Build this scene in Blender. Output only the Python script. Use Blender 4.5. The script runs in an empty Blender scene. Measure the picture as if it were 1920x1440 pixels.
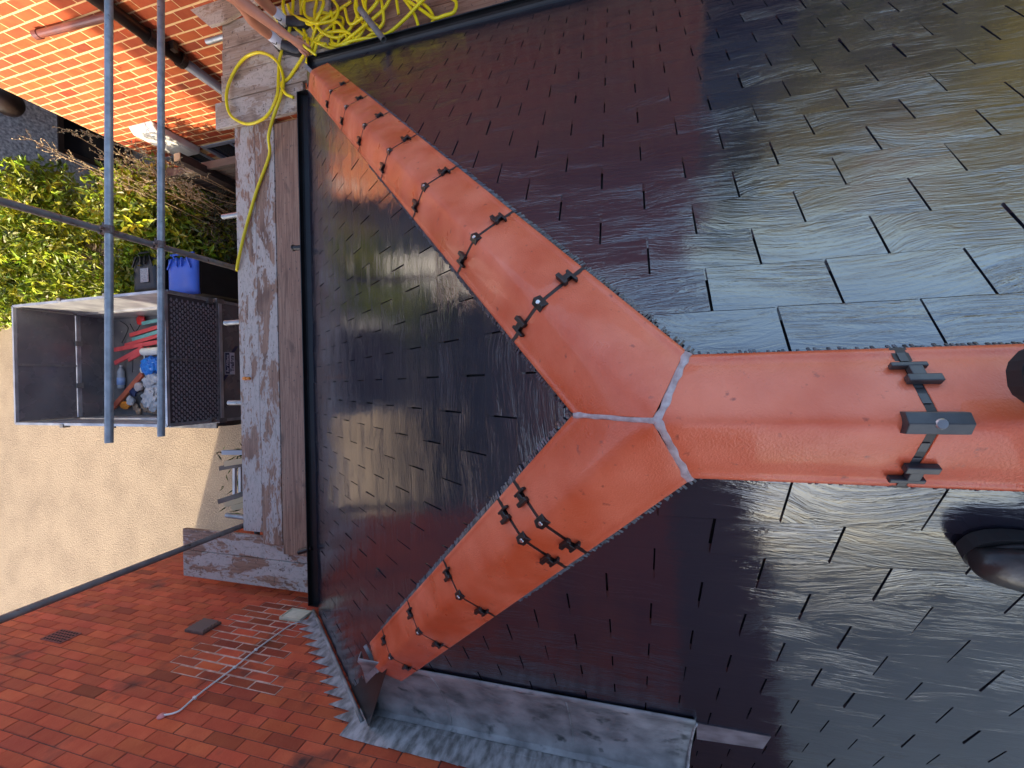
import bpy, bmesh, math, random
from mathutils import Vector, Matrix
R = math.radians
random.seed(7)
sc = bpy.context.scene
C = sc.collection

# ---------------------------------------------------------------- camera, sky, sun, exposure
CAM = Vector((0.0772, 0.0553, 0.8358))
RV = Vector((0.0082, -0.2650, 0.0177))
ROT = (Matrix.Rotation(RV.length, 3, RV.normalized()) @ Matrix(((0, -1, 0), (1, 0, 0), (0, 0, 1)))).transposed()
FPX = 769.9
cam = bpy.data.cameras.new('camera'); cam_o = bpy.data.objects.new('camera', cam); C.objects.link(cam_o)
cam_o.matrix_world = Matrix.Translation(CAM) @ ROT.to_4x4()
cam.sensor_width = 36; cam.lens = 36 * FPX / 1920
cam.clip_start = 0.02; cam.clip_end = 600
sc.camera = cam_o
SUN_EL, SUN_H = R(24), Vector((-1, 0.34)).normalized()
TO_SUN = Vector((SUN_H.x * math.cos(SUN_EL), SUN_H.y * math.cos(SUN_EL), math.sin(SUN_EL)))
w = bpy.data.worlds.new('World'); sc.world = w; w.use_nodes = True
nt = w.node_tree; bg = nt.nodes['Background']
sky = nt.nodes.new('ShaderNodeTexSky'); sky.sky_type = 'NISHITA'; sky.sun_disc = False
sky.sun_elevation = SUN_EL; sky.sun_rotation = math.atan2(SUN_H.x, SUN_H.y)
sky.air_density = .8; sky.dust_density = 2.2; sky.ozone_density = 1.0
nt.links.new(sky.outputs[0], bg.inputs[0]); bg.inputs[1].default_value = 0.15
sl = bpy.data.lights.new('sun', 'SUN'); sl.energy = 2.1; sl.angle = R(0.6); sl.color = (1, .86, .66)
so = bpy.data.objects.new('sun', sl); C.objects.link(so); so.location = (-10, 3, 12)
so.rotation_euler = TO_SUN.to_track_quat('Z', 'Y').to_euler()
sc.view_settings.view_transform = 'Standard'; sc.view_settings.look = 'None'
sc.view_settings.gamma = 1; sc.view_settings.exposure = 1.9
sc.cycles.max_bounces = 6

def hit(px, py, axis, val):
    """point where the sight line of photo pixel (1920x1440) meets the world plane axis = val"""
    d = ROT @ Vector(((px - 960) / FPX, -(py - 720) / FPX, -1))
    return CAM + d * ((val - CAM[axis]) / d[axis])

# ---------------------------------------------------------------- object helpers
def tag(o, label=None, cat=None, group=None, kind=None):
    if label: o['label'] = label
    if cat: o['category'] = cat
    if group: o['group'] = group
    if kind: o['kind'] = kind
    return o
def thing(name, label, cat, loc=(0, 0, 0), group=None):
    o = bpy.data.objects.new(name, None); o.empty_display_size = .1; C.objects.link(o)
    o.location = loc
    return tag(o, label, cat, group)
class MB:
    def __init__(s): s.v = []; s.f = []; s.uv = None; s.col = None; s.mi = []; s.cur = 0
    def quad(s, a, b, c, d, col=None, uv=None):
        i = len(s.v); s.v += [tuple(a), tuple(b), tuple(c), tuple(d)]; s.face((i, i+1, i+2, i+3), col, uv)
    def face(s, idx, col=None, uv=None):
        s.f.append(tuple(idx)); s.mi.append(s.cur)
        if col is not None:
            if s.col is None: s.col = {}
            s.col[len(s.f)-1] = col
        if uv is not None:
            if s.uv is None: s.uv = {}
            s.uv[len(s.f)-1] = uv
    def hexa(s, p, col=None):
        """8 points: bottom ring 0-3, top ring 4-7"""
        i = len(s.v); s.v += [tuple(q) for q in p]
        for f in ((3,2,1,0),(4,5,6,7),(0,1,5,4),(1,2,6,5),(2,3,7,6),(3,0,4,7)): s.face([i+k for k in f], col)
    def box(s, x0, x1, y0, y1, z0, z1, col=None):
        s.hexa([(x0,y0,z0),(x1,y0,z0),(x1,y1,z0),(x0,y1,z0),(x0,y0,z1),(x1,y0,z1),(x1,y1,z1),(x0,y1,z1)], col)
    def obox(s, c, ax, ay, az, col=None):
        c, ax, ay, az = map(Vector, (c, ax, ay, az))
        s.hexa([c-ax-ay-az, c+ax-ay-az, c+ax+ay-az, c-ax+ay-az, c-ax-ay+az, c+ax-ay+az, c+ax+ay+az, c-ax+ay+az], col)
    def bar(s, a, b, wd, ht, up=(0, 0, 1), col=None):
        a, b = Vector(a), Vector(b); d = (b - a); u = Vector(up); sd = d.cross(u).normalized(); u = sd.cross(d).normalized()
        s.obox((a+b)/2, d/2, sd*wd/2, u*ht/2, col)
    def tube(s, pts, r, n=12, caps=True, col=None):
        pts = [Vector(p) for p in pts]; rs = r if isinstance(r, (list, tuple)) else [r]*len(pts)
        prev = None; rings = []
        for i, p in enumerate(pts):
            d = (pts[min(i+1, len(pts)-1)] - pts[max(i-1, 0)])
            if d.length < 1e-9: d = Vector((0, 0, 1))
            d.normalize()
            if prev is None:
                a = Vector((0, 0, 1)) if abs(d.z) < .9 else Vector((1, 0, 0))
                prev = d.cross(a).normalized()
            prev = (prev - d * prev.dot(d)).normalized(); q = d.cross(prev)
            i0 = len(s.v)
            for k in range(n):
                t = 2*math.pi*k/n; s.v.append(tuple(p + (prev*math.cos(t) + q*math.sin(t))*rs[i]))
            rings.append(i0)
        for a, b in zip(rings, rings[1:]):
            for k in range(n): s.face((a+k, a+(k+1) % n, b+(k+1) % n, b+k), col)
        if caps:
            s.face([rings[0]+k for k in range(n)][::-1], col); s.face([rings[-1]+k for k in range(n)], col)
    def lathe(s, prof, c=(0, 0, 0), n=20, axis=(0, 0, 1), col=None):
        ax = Vector(axis).normalized(); c = Vector(c)
        s.tube([c + ax*z for r, z in prof], [max(r, 1e-4) for r, z in prof], n, True, col)
    def build(s, name, mat, parent=None, smooth=False, bevel=0, sub=0, solid=0, auto=None):
        me = bpy.data.meshes.new(name); me.from_pydata(s.v, [], s.f)
        for m in (mat if isinstance(mat, (list, tuple)) else [mat]): me.materials.append(m)
        if any(s.mi): me.polygons.foreach_set('material_index', s.mi)
        if s.col is not None:
            at = me.attributes.new('rnd', 'FLOAT_COLOR', 'FACE')
            for i, c in s.col.items(): at.data[i].color = (c, c, c, 1) if not isinstance(c, tuple) else c
        if s.uv is not None:
            ul = me.uv_layers.new(name='uv')
            for p in me.polygons:
                u = s.uv.get(p.index)
                if u:
                    for k, li in enumerate(p.loop_indices): ul.data[li].uv = u[k]
        me.update()
        o = bpy.data.objects.new(name, me); C.objects.link(o)
        if parent is not None:
            o.parent = parent
            o.matrix_parent_inverse = Matrix.Translation(-abs_loc(parent))
        if smooth: me.polygons.foreach_set('use_smooth', [True]*len(me.polygons))
        if bevel:
            b = o.modifiers.new('bevel', 'BEVEL'); b.width = bevel; b.segments = 2; b.limit_method = 'ANGLE'; b.angle_limit = R(40)
        if sub:
            u = o.modifiers.new('sub', 'SUBSURF'); u.levels = u.render_levels = sub
        return o
def abs_loc(o):
    p = Vector(o.location)
    if o.parent is not None: p = p + abs_loc(o.parent) + o.matrix_parent_inverse.to_translation()
    return p
def fix_normals(o):
    bm = bmesh.new(); bm.from_mesh(o.data); bmesh.ops.recalc_face_normals(bm, faces=bm.faces); bm.to_mesh(o.data); bm.free(); return o
def spline(pts, k=6):
    pts = [Vector(p) for p in pts]; out = []
    for i in range(len(pts)-1):
        p0, p1, p2, p3 = pts[max(i-1, 0)], pts[i], pts[i+1], pts[min(i+2, len(pts)-1)]
        for j in range(k):
            t = j/k
            out.append(.5*((2*p1)+(p2-p0)*t+(2*p0-5*p1+4*p2-p3)*t*t+(3*p1-p0-3*p2+p3)*t**3))
    return out + [pts[-1]]

def split_loose(o):
    """every separate piece of a mesh becomes an object of its own with the same name and parent"""
    me = o.data; par = list(range(len(me.vertices)))
    def find(i):
        while par[i] != i: par[i] = par[par[i]]; i = par[i]
        return i
    for e in me.edges: par[find(e.vertices[0])] = find(e.vertices[1])
    grp = {}
    for f in me.polygons: grp.setdefault(find(f.vertices[0]), []).append(f)
    mats = list(me.materials); first = True
    for fs in list(grp.values()):
        ids = {}; vs = []; faces = []; mi = [f.material_index for f in fs]; sm = [f.use_smooth for f in fs]
        for f in fs:
            for i in f.vertices:
                if i not in ids: ids[i] = len(vs); vs.append(me.vertices[i].co[:])
            faces.append([ids[i] for i in f.vertices])
        n = bpy.data.meshes.new(o.name.split('.')[0]); n.from_pydata(vs, [], faces)
        for k in mats: n.materials.append(k)
        n.polygons.foreach_set('material_index', mi); n.polygons.foreach_set('use_smooth', sm); n.update()
        if first: keep = n; first = False; continue
        c = o.copy(); c.data = n; C.objects.link(c)
    o.data = keep
    return o

# ---------------------------------------------------------------- materials
def M(name, base, rough=.6, metal=0, spec=.5, var=None, vscale=8, stretch=(1, 1, 1), bump=0, bscale=40, bstretch=(1, 1, 1),
      rvar=0, detail=6, attr=False, coord='Object', spots=None, ior=1.5, coat=0, vlo=.35, vhi=.65, trans=0):
    m = bpy.data.materials.new(name); m.use_nodes = True; n = m.node_tree; b = n.nodes['Principled BSDF']
    b.inputs['Roughness'].default_value = rough; b.inputs['Metallic'].default_value = metal
    b.inputs['IOR'].default_value = ior; b.inputs['Coat Weight'].default_value = coat; b.inputs['Coat Roughness'].default_value = .08
    b.inputs['Transmission Weight'].default_value = trans
    b.inputs['Base Color'].default_value = (*base, 1)
    tc = n.nodes.new('ShaderNodeTexCoord')
    def noise(scale, st, det=detail, dist=0):
        mp = n.nodes.new('ShaderNodeMapping'); mp.inputs['Scale'].default_value = st
        n.links.new(tc.outputs[coord], mp.inputs[0])
        t = n.nodes.new('ShaderNodeTexNoise'); t.inputs['Scale'].default_value = scale; t.inputs['Detail'].default_value = det
        t.inputs['Distortion'].default_value = dist
        n.links.new(mp.outputs[0], t.inputs[0]); return t
    col = None
    if var:
        t = noise(vscale, stretch)
        r = n.nodes.new('ShaderNodeMapRange'); r.inputs['From Min'].default_value = vlo; r.inputs['From Max'].default_value = vhi
        n.links.new(t.outputs[0], r.inputs[0])
        mx = n.nodes.new('ShaderNodeMix'); mx.data_type = 'RGBA'; mx.inputs[6].default_value = (*base, 1); mx.inputs[7].default_value = (*var, 1)
        n.links.new(r.outputs[0], mx.inputs[0]); col = mx.outputs[2]
    if attr:
        a = n.nodes.new('ShaderNodeAttribute'); a.attribute_name = 'rnd'
        mx = n.nodes.new('ShaderNodeMix'); mx.data_type = 'RGBA'; mx.blend_type = 'MULTIPLY'; mx.inputs[0].default_value = 1
        if col: n.links.new(col, mx.inputs[6])
        else: mx.inputs[6].default_value = (*base, 1)
        n.links.new(a.outputs['Color'], mx.inputs[7]); col = mx.outputs[2]
    if spots:
        scol, sscale, lo, hi = spots
        t = noise(sscale, (1, 1, 1), 4)
        r = n.nodes.new('ShaderNodeMapRange'); r.inputs['From Min'].default_value = lo; r.inputs['From Max'].default_value = hi
        n.links.new(t.outputs[0], r.inputs[0])
        mx = n.nodes.new('ShaderNodeMix'); mx.data_type = 'RGBA'; mx.inputs[7].default_value = (*scol, 1)
        if col: n.links.new(col, mx.inputs[6])
        else: mx.inputs[6].default_value = (*base, 1)
        n.links.new(r.outputs[0], mx.inputs[0]); col = mx.outputs[2]
    if col: n.links.new(col, b.inputs['Base Color'])
    if rvar:
        t = noise(vscale*1.7, stretch)
        r = n.nodes.new('ShaderNodeMapRange'); r.inputs['From Min'].default_value = .3; r.inputs['From Max'].default_value = .7
        r.inputs['To Min'].default_value = max(0, rough-rvar); r.inputs['To Max'].default_value = min(1, rough+rvar)
        n.links.new(t.outputs[0], r.inputs[0]); n.links.new(r.outputs[0], b.inputs['Roughness'])
    if bump:
        t = noise(bscale, bstretch, 5)
        bp = n.nodes.new('ShaderNodeBump'); bp.inputs['Strength'].default_value = 1; bp.inputs['Distance'].default_value = bump
        n.links.new(t.outputs[0], bp.inputs['Height']); n.links.new(bp.outputs[0], b.inputs['Normal'])
    return m

def slate_mat(name='glossy_slate', k=1.0):
    m = bpy.data.materials.new(name); m.use_nodes = True; n = m.node_tree; b = n.nodes['Principled BSDF']
    L = n.links.new
    b.inputs['Base Color'].default_value = (.019, .019, .029, 1); b.inputs['IOR'].default_value = 1.88
    uv = n.nodes.new('ShaderNodeUVMap'); uv.uv_map = 'uv'
    def nz(sx, sy, det, dist, rough=.55):
        mp = n.nodes.new('ShaderNodeMapping'); mp.inputs['Scale'].default_value = (sx, sy, 1); L(uv.outputs[0], mp.inputs[0])
        t = n.nodes.new('ShaderNodeTexNoise'); t.inputs['Scale'].default_value = 1; t.inputs['Detail'].default_value = det
        t.inputs['Distortion'].default_value = dist; t.inputs['Roughness'].default_value = rough
        L(mp.outputs[0], t.inputs[0]); return t
    grain = nz(7, 42, 4, 2.8, .55); chip = nz(26, 60, 3, 1.5, .6); area = nz(2.6, 5, 3, .5); wave = nz(2.0, 8, 2, .6); fine = nz(160, 260, 2, 0)
    def bump(t, dist, prev=None):
        bp = n.nodes.new('ShaderNodeBump'); bp.inputs['Strength'].default_value = 1; bp.inputs['Distance'].default_value = dist
        L(t.outputs[0], bp.inputs['Height'])
        if prev: L(prev.outputs[0], bp.inputs['Normal'])
        return bp
    def gate(t, lo, hi):
        r = n.nodes.new('ShaderNodeMapRange'); r.inputs['From Min'].default_value = lo; r.inputs['From Max'].default_value = hi
        L(area.outputs[0], r.inputs[0]); mu = n.nodes.new('ShaderNodeMath'); mu.operation = 'MULTIPLY'; L(r.outputs[0], mu.inputs[0]); L(t.outputs[0], mu.inputs[1]); return mu
    b1 = bump(wave, .0013*k); b2 = bump(grain, .0006*k, b1); b2 = bump(gate(grain, .44, .72), .0015*k, b2); b2 = bump(gate(chip, .58, .72), .0014*k, b2); b3 = bump(fine, .00012, b2)
    L(b3.outputs[0], b.inputs['Normal'])
    r = n.nodes.new('ShaderNodeMapRange'); r.inputs['To Min'].default_value = .05; r.inputs['To Max'].default_value = .17
    r.inputs['From Min'].default_value = .35; r.inputs['From Max'].default_value = .7
    L(nz(4, 12, 4, .5).outputs[0], r.inputs[0]); L(r.outputs[0], b.inputs['Roughness'])
    return m
SLATE = slate_mat(); SLATE_H = slate_mat('smooth_glossy_slate', .7); SLATE_L = slate_mat('fine_glossy_slate', .95)
TILE = M('orange_clay_paint', (.62, .088, .024), .40, coat=.2, var=(.78, .175, .080), vscale=5, detail=12, bump=.0013, bscale=230, rvar=.16, spots=((.33, .055, .028), 42, .66, .76))
MORTAR = M('grey_mortar', (.36, .25, .23), .75, var=(.52, .42, .40), vscale=60, bump=.002, bscale=120)
BLACK = M('black_plastic', (.006, .006, .006), .35, var=(.014, .013, .013), vscale=30)
STRAP = M('dark_rubber', (.008, .005, .004), .5, var=(.022, .012, .009), vscale=70)
GREYPL = M('grey_plastic', (.03, .03, .034), .4, var=(.06, .06, .058), vscale=30)
COMB = M('comb_lead', (.03, .035, .045), .3, var=(.14, .15, .17), vscale=60)
SCREW = M('steel_screw', (.6, .6, .6), .3, metal=.9)
UNDER = M('dark_underlay', (.004, .004, .004), .95)
GUTTER = M('black_gutter', (.004, .004, .004), .42, var=(.010, .010, .010), vscale=6, bump=.001, bscale=30)
LEAD = M('weathered_lead', (.14, .135, .13), .42, var=(.40, .38, .36), vscale=6, bump=.0025, bscale=35, rvar=.12, spots=((.075, .08, .075), 9, .60, .70), detail=12)
LEADW = M('lead_with_patina', (.18, .165, .15), .55, var=(.52, .48, .46), vscale=26, bump=.003, bscale=45, detail=12, stretch=(1, 1, .45))
BRICK_L = M('red_brick', (.52, .080, .028), .72, var=(.60, .112, .040), vscale=7, bump=.0025, bscale=60, attr=True, spots=((.075, .03, .022), 3.8, .58, .76))
BRICK_P = M('plain_red_brick', (.26, .12, .085), .8, var=(.20, .09, .07), vscale=3)
BED_L = M('dark_mortar', (.085, .028, .02), .9, var=(.16, .06, .04), vscale=20)
BED_W = M('pale_mortar', (.68, .47, .37), .85, var=(.40, .22, .15), vscale=16)
BRICK_O = M('orange_brick', (.40, .066, .016), .75, var=(.47, .095, .024), vscale=9, bump=.002, bscale=50, attr=True)
BED_O = M('buff_mortar', (.80, .55, .26), .9, var=(.72, .48, .22), vscale=30)
PEBBLE = M('pebbledash', (.30, .30, .31), .9, var=(.85, .84, .82), vscale=24, bump=.008, bscale=30, detail=8)
TARMAC = M('buff_tarmac', (.35, .265, .18), .92, var=(.255, .19, .13), vscale=2.2, bump=.012, bscale=42, spots=((.45, .35, .24), 45, .50, .70), vlo=.4, vhi=.75)
ROOFR = M('red_roof_tile', (.30, .09, .05), .7, var=(.22, .06, .04), vscale=9)
GALV = M('galvanised_steel', (.40, .41, .41), .45, metal=.5, var=(.27, .29, .29), vscale=18, rvar=.1, spots=((.15, .12, .10), 30, .66, .75))
GALVD = M('dull_steel_tube', (.19, .18, .17), .5, metal=.5, var=(.28, .27, .25), vscale=14, rvar=.1, spots=((.11, .07, .05), 26, .62, .72))
RUST = M('rusty_coupler', (.13, .07, .05), .7, metal=.3, var=(.24, .2, .18), vscale=40)
DKPIPE = M('black_downpipe', (.018, .014, .012), .35, var=(.035, .02, .015), vscale=12)
GRPIPE = M('grey_downpipe', (.17, .17, .18), .4, var=(.13, .13, .14), vscale=8)
BRPIPE = M('brown_overflow_pipe', (.20, .06, .04), .35, var=(.12, .05, .05), vscale=6)
WHITE = M('white_plastic', (.72, .70, .64), .4, var=(.60, .58, .5), vscale=7)
UPVC = M('grey_upvc', (.30, .31, .33), .4)
GLASS = M('dark_glass', (.020, .022, .028), .06, var=(.03, .032, .04), vscale=2)
BROWN = M('dark_brown_paint', (.055, .03, .022), .5, var=(.03, .018, .014), vscale=5)
HOSE = M('yellow_hose', (.90, .74, .012), .33, var=(.84, .64, .01), vscale=6)
HOSE_P = HOSE
ORANGEP = M('orange_plastic', (.80, .25, .02), .4)
TRAILM = M('trailer_sheet', (.16, .15, .155), .26, metal=.3, var=(.22, .20, .20), vscale=3, rvar=.1, bump=.002, bscale=15)
ALU = M('bright_aluminium', (.58, .58, .58), .38, metal=.6, var=(.34, .34, .36), vscale=5)
MESHM = M('expanded_mesh', (.24, .205, .20), .45, var=(.30, .26, .25), vscale=20)
MESHB = M('mesh_backing', (.085, .07, .07), .6)
TFLOOR = M('dusty_trailer_floor', (.13, .12, .115), .8, var=(.19, .17, .155), vscale=5, spots=((.3, .27, .24), 22, .66, .72))
REDPL = M('pinkish_red_paint', (.62, .085, .085), .45, var=(.55, .06, .06), vscale=10)
ORPL = M('orange_red_paint', (.64, .16, .07), .5, var=(.5, .1, .05), vscale=9)
TEAL = M('teal_paint', (.10, .30, .29), .5, var=(.14, .36, .34), vscale=9)
BLUE = M('blue_plastic', (.05, .14, .62), .38, var=(.06, .17, .70), vscale=4)
BLUEB = M('blue_bag', (.01, .20, .62), .35, var=(.01, .14, .5), vscale=14)
BINBLK = M('black_bin', (.012, .012, .013), .45, var=(.02, .02, .022), vscale=6)
PAPER = M('paper_label', (.55, .54, .50), .8, var=(.3, .3, .3), vscale=50)
SIGNB = M('navy_sign', (.012, .016, .07), .35)
SIGNW = M('white_lettering', (.62, .64, .68), .5)
BAG = M('white_polythene', (.62, .60, .58), .3, var=(.5, .46, .44), vscale=9)
RUBBLE = M('broken_tile', (.36, .20, .12), .85, var=(.48, .34, .22), vscale=14)
CLEAR = M('clear_bottle', (.30, .33, .35), .12, var=(.36, .38, .4), vscale=6)
PINK = M('pink_sealant', (.7, .25, .22), .5)
def wood(name, a, b, white=None, lo=.5, hi=.6):
    return M(name, a, .62, var=b, vscale=5, stretch=(1, 1, 1), bump=.0015, bscale=30, spots=(white, 3.0, lo, hi) if white else None, detail=8)
def board_mat(name, a, b, white, amt, along):
    """weathered timber with grain along one axis and worn pale paint"""
    m = bpy.data.materials.new(name); m.use_nodes = True; n = m.node_tree; L = n.links.new; bs = n.nodes['Principled BSDF']
    tc = n.nodes.new('ShaderNodeTexCoord')
    def nz(st, det=6, dist=0):
        mp = n.nodes.new('ShaderNodeMapping'); mp.inputs['Scale'].default_value = st; L(tc.outputs['Object'], mp.inputs[0])
        t = n.nodes.new('ShaderNodeTexNoise'); t.inputs['Scale'].default_value = 1; t.inputs['Detail'].default_value = det; t.inputs['Distortion'].default_value = dist
        L(mp.outputs[0], t.inputs[0]); return t
    g = (2.5, 55, 55) if along == 'x' else (55, 2.5, 55)
    gr = nz(g, 6, 1.2); pt = nz((1.6, 6, 6) if along == 'x' else (6, 1.6, 6), 14, 1.0); sp = nz((30, 55, 55), 5); st = nz((3, 7, 7) if along == 'x' else (7, 3, 7), 6, .5); fl_ = nz((16, 40, 40) if along == 'x' else (40, 16, 40), 6, .6)
    def mix(f, c1, c2, lo, hi):
        r = n.nodes.new('ShaderNodeMapRange'); r.inputs['From Min'].default_value = lo; r.inputs['From Max'].default_value = hi; L(f.outputs[0], r.inputs[0])
        mx = n.nodes.new('ShaderNodeMix'); mx.data_type = 'RGBA'; L(r.outputs[0], mx.inputs[0])
        for k, c in ((6, c1), (7, c2)):
            if isinstance(c, tuple): mx.inputs[k].default_value = (*c, 1)
            else: L(c, mx.inputs[k])
        return mx.outputs[2]
    c = mix(gr, a, b, .38, .62)
    c = mix(st, c, tuple(q*.45 for q in a), .56, .74)
    if amt > 0:
        ad = n.nodes.new('ShaderNodeMath'); ad.operation = 'MULTIPLY_ADD'; ad.inputs[1].default_value = .45; L(fl_.outputs[0], ad.inputs[0]); L(pt.outputs[0], ad.inputs[2])
        wh = mix(fl_, white, tuple(q*.66 for q in white), .5, .72)
        c = mix(ad, c, wh, .86-amt*.27, .92-amt*.27)
    c = mix(sp, c, (.08, .055, .045), .62, .70)
    L(c, bs.inputs['Base Color']); bs.inputs['Roughness'].default_value = .55
    bp = n.nodes.new('ShaderNodeBump'); bp.inputs['Distance'].default_value = .002; L(gr.outputs[0], bp.inputs['Height']); L(bp.outputs[0], bs.inputs['Normal'])
    return m
BD = ((.21, .105, .062), (.34, .195, .12), (.47, .40, .34))
WB = {k: board_mat('weathered_board_%s%d' % (k[0], int(k[1]*10)), *BD, k[1], k[0]) for k in (('x', 0), ('x', .5), ('x', .8), ('y', 0), ('y', .5), ('y', .8))}
WY2 = board_mat('dusty_pale_board', (.27, .19, .13), (.40, .30, .22), (.50, .42, .34), .5, 'y')
DKWOOD = M('dark_timber', (.035, .022, .018), .7, var=(.06, .04, .03), vscale=12)
GRWOOD = M('weathered_grey_timber', (.16, .13, .105), .8, var=(.10, .08, .065), vscale=10, stretch=(1, .2, 3))
ENDWOOD = M('pale_end_grain', (.5, .38, .22), .8)
LEAF = M('laurel_leaf', (.20, .27, .014), .42, attr=True, var=(.27, .31, .02), vscale=3)
LEAFT = M('tree_leaf', (.20, .21, .035), .55, attr=True, var=(.26, .23, .04), vscale=1)
TWIG = M('dry_twig', (.40, .29, .15), .8, var=(.30, .2, .1), vscale=8)
TWIGD = M('dead_bush_leaf', (.085, .08, .045), .8, attr=True)
BARK = M('bark', (.07, .05, .035), .9, var=(.11, .08, .06), vscale=10)
SKIN = M('skin', (.64, .28, .16), .5, var=(.56, .22, .12), vscale=9)
SOCK = M('white_sock', (.72, .72, .74), .9)
SHOE = M('black_trainer', (.02, .02, .024), .6, var=(.04, .04, .045), vscale=20)
LEATHER = M('black_leather_boot', (.016, .015, .015), .38, var=(.05, .04, .035), vscale=16, bump=.002, bscale=40, rvar=.1)
SOLE = M('boot_sole', (.025, .024, .024), .7)
NAVY = M('navy_cloth', (.03, .035, .06), .9)
SHIRT = M('white_cloth', (.6, .6, .6), .9)
GREYC = M('grey_cloth', (.12, .12, .13), .9)
HAIR = M('dark_hair', (.03, .02, .015), .6)
WEED = M('weed_leaf', (.06, .09, .02), .6, attr=True)
RENDER_W = M('grey_render', (.16, .16, .17), .85, var=(.12, .12, .13), vscale=2)

# ---------------------------------------------------------------- the ground
GZ = -4.4
g = MB()
xs = [-300, -60, -20, -8, 2.95, 3.0, 20, 60, 300]
for i in range(len(xs)-1):
    z0, z1 = (GZ if xs[i] < 2.97 else GZ-.9), (GZ if xs[i+1] < 2.97 else GZ-.9)
    g.quad((xs[i], -300, z0), (xs[i+1], -300, z1), (xs[i+1], 300, z1), (xs[i], 300, z0))
tag(g.build('ground', TARMAC), kind='structure')

# ---------------------------------------------------------------- brick masonry
def bricks(axis_x, face, y0, y1, z0, z1, L, H, jo, jb, mat, bed, parent, name='wall', zoff=0, yoff=0, holes=(), patch=None, depth=.004, rng=random.Random(3), lo=.72, hi=1.12):
    """brick facing on the plane X = axis_x; face = +1 / -1 is the side it looks to.  One mesh, mortar behind."""
    mb = MB(); back = axis_x - face*depth
    mb.cur = 1
    ysp = sorted({y0, y1, *[h[0] for h in holes], *[h[1] for h in holes]}); zsp = sorted({z0, z1, *[h[2] for h in holes], *[h[3] for h in holes]})
    def inhole(y, z, m=0): return any(h[0]-m < y < h[1]+m and h[2]-m < z < h[3]+m for h in holes)
    for a, b in zip(ysp, ysp[1:]):
        for c, d in zip(zsp, zsp[1:]):
            if not inhole((a+b)/2, (c+d)/2):
                q = [(back, a, c), (back, b, c), (back, b, d), (back, a, d)]
                mb.quad(*(q if face > 0 else q[::-1]))
    r0 = int(math.floor((z0-zoff)/H)); r1 = int(math.ceil((z1-zoff)/H))
    for r in range(r0, r1+1):
        a0 = zoff + r*H; zz0, zz1 = max(a0, z0), min(a0+H, z1)
        if zz1-zz0 < .012: continue
        sh = (L/2 if r % 2 else 0) + yoff
        k0 = int(math.floor((y0-sh)/L)); k1 = int(math.ceil((y1-sh)/L))
        for k in range(k0, k1+1):
            yy0, yy1 = max(sh+k*L, y0), min(sh+(k+1)*L, y1)
            if yy1-yy0 < .02: continue
            cy, cz = (yy0+yy1)/2, (zz0+zz1)/2
            if inhole(cy, cz): continue
            for h in holes:
                if h[2] < cz < h[3]:
                    if yy0 < h[0] < yy1: yy1 = h[0]
                    if yy0 < h[1] < yy1: yy0 = h[1]
            if yy1-yy0 < .02: continue
            inp = patch and patch(cy, cz)
            j, jbb = (.0062, .0062) if inp else (jo/2*rng.uniform(.5, 1.3), jb/2*rng.uniform(.6, 1.2))
            if inp:
                mb.cur = 2; q = [(back+face*.0022, yy0, zz0), (back+face*.0022, yy1, zz0), (back+face*.0022, yy1, zz1), (back+face*.0022, yy0, zz1)]
                mb.quad(*(q if face > 0 else q[::-1]))
            mb.cur = 0; d = rng.uniform(-.0008, .0012)
            c = rng.uniform(lo, hi)
            if rng.random() < .07: c *= .62
            if inp and rng.random() < .5: c *= .6
            c = (c, c*rng.uniform(.86, 1.1), c*rng.uniform(.85, 1.1), 1)
            f = axis_x + face*d; e = .0022
            A = [(back, yy0+j, zz0+jbb), (back, yy1-j, zz0+jbb), (back, yy1-j, zz1-jbb), (back, yy0+j, zz1-jbb)]
            B = [(f, yy0+j+e, zz0+jbb+e), (f, yy1-j-e, zz0+jbb+e), (f, yy1-j-e, zz1-jbb-e), (f, yy0+j+e, zz1-jbb-e)]
            if face < 0: A.reverse(); B.reverse()
            i = len(mb.v); mb.v += A+B
            mb.face((i+4, i+5, i+6, i+7), c)
            for q in range(4): mb.face((i+q, i+(q+1) % 4, i+4+(q+1) % 4, i+4+q), c)
    return mb.build(name, [mat, bed, BED_W], parent)

# ---------------------------------------------------------------- red brick house on the left
WX = -1.907
house = thing('brick_house', 'tall dark red brick house rising beside the black slate roof, with air vents', 'house', (WX, 2.5, GZ))
pp = [hit(px, py, 0, WX) for px, py in ((305, 1258), (335, 1232), (372, 1215), (400, 1188), (440, 1166), (475, 1140), (535, 1121), (578, 1118), (572, 1160), (548, 1190), (528, 1212), (520, 1240), (530, 1283), (522, 1306), (440, 1285))]
def inpoly(y, z):
    c = False; n = len(pp)
    for i in range(n):
        a, b = pp[i], pp[i-1]
        if (a.z > z) != (b.z > z) and y < (b.y-a.y)*(z-a.z)/(b.z-a.z)+a.y: c = not c
    return c
vents = [('brown clay air vent', 3.36, 3.50, -1.825, -1.66), ('cream plastic air vent', 2.72, 2.885, -2.12, -1.98), ('red perforated air brick', 4.35, 4.57, -1.445, -1.32)]
bricks(WX, 1, -.22, 5.37, GZ-.1, 3.6, .225, .0758, .008, .0055, BRICK_L, BED_L, house, patch=inpoly, zoff=-1.213, lo=.76, hi=1.14)
m = MB(); m.box(-9.5, WX-.006, -.219, 5.369, GZ-.1, 3.6)
m.box(-9.5, -3.6, -1.15, -.221, GZ-.1, 1.9); m.box(-10.5, -6.0, 5.371, 8.3, GZ-.1, 4.6)  # last block is out of view, placed to cast the driveway shadow edge
m.build('side_wall', BRICK_P, house)
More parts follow.
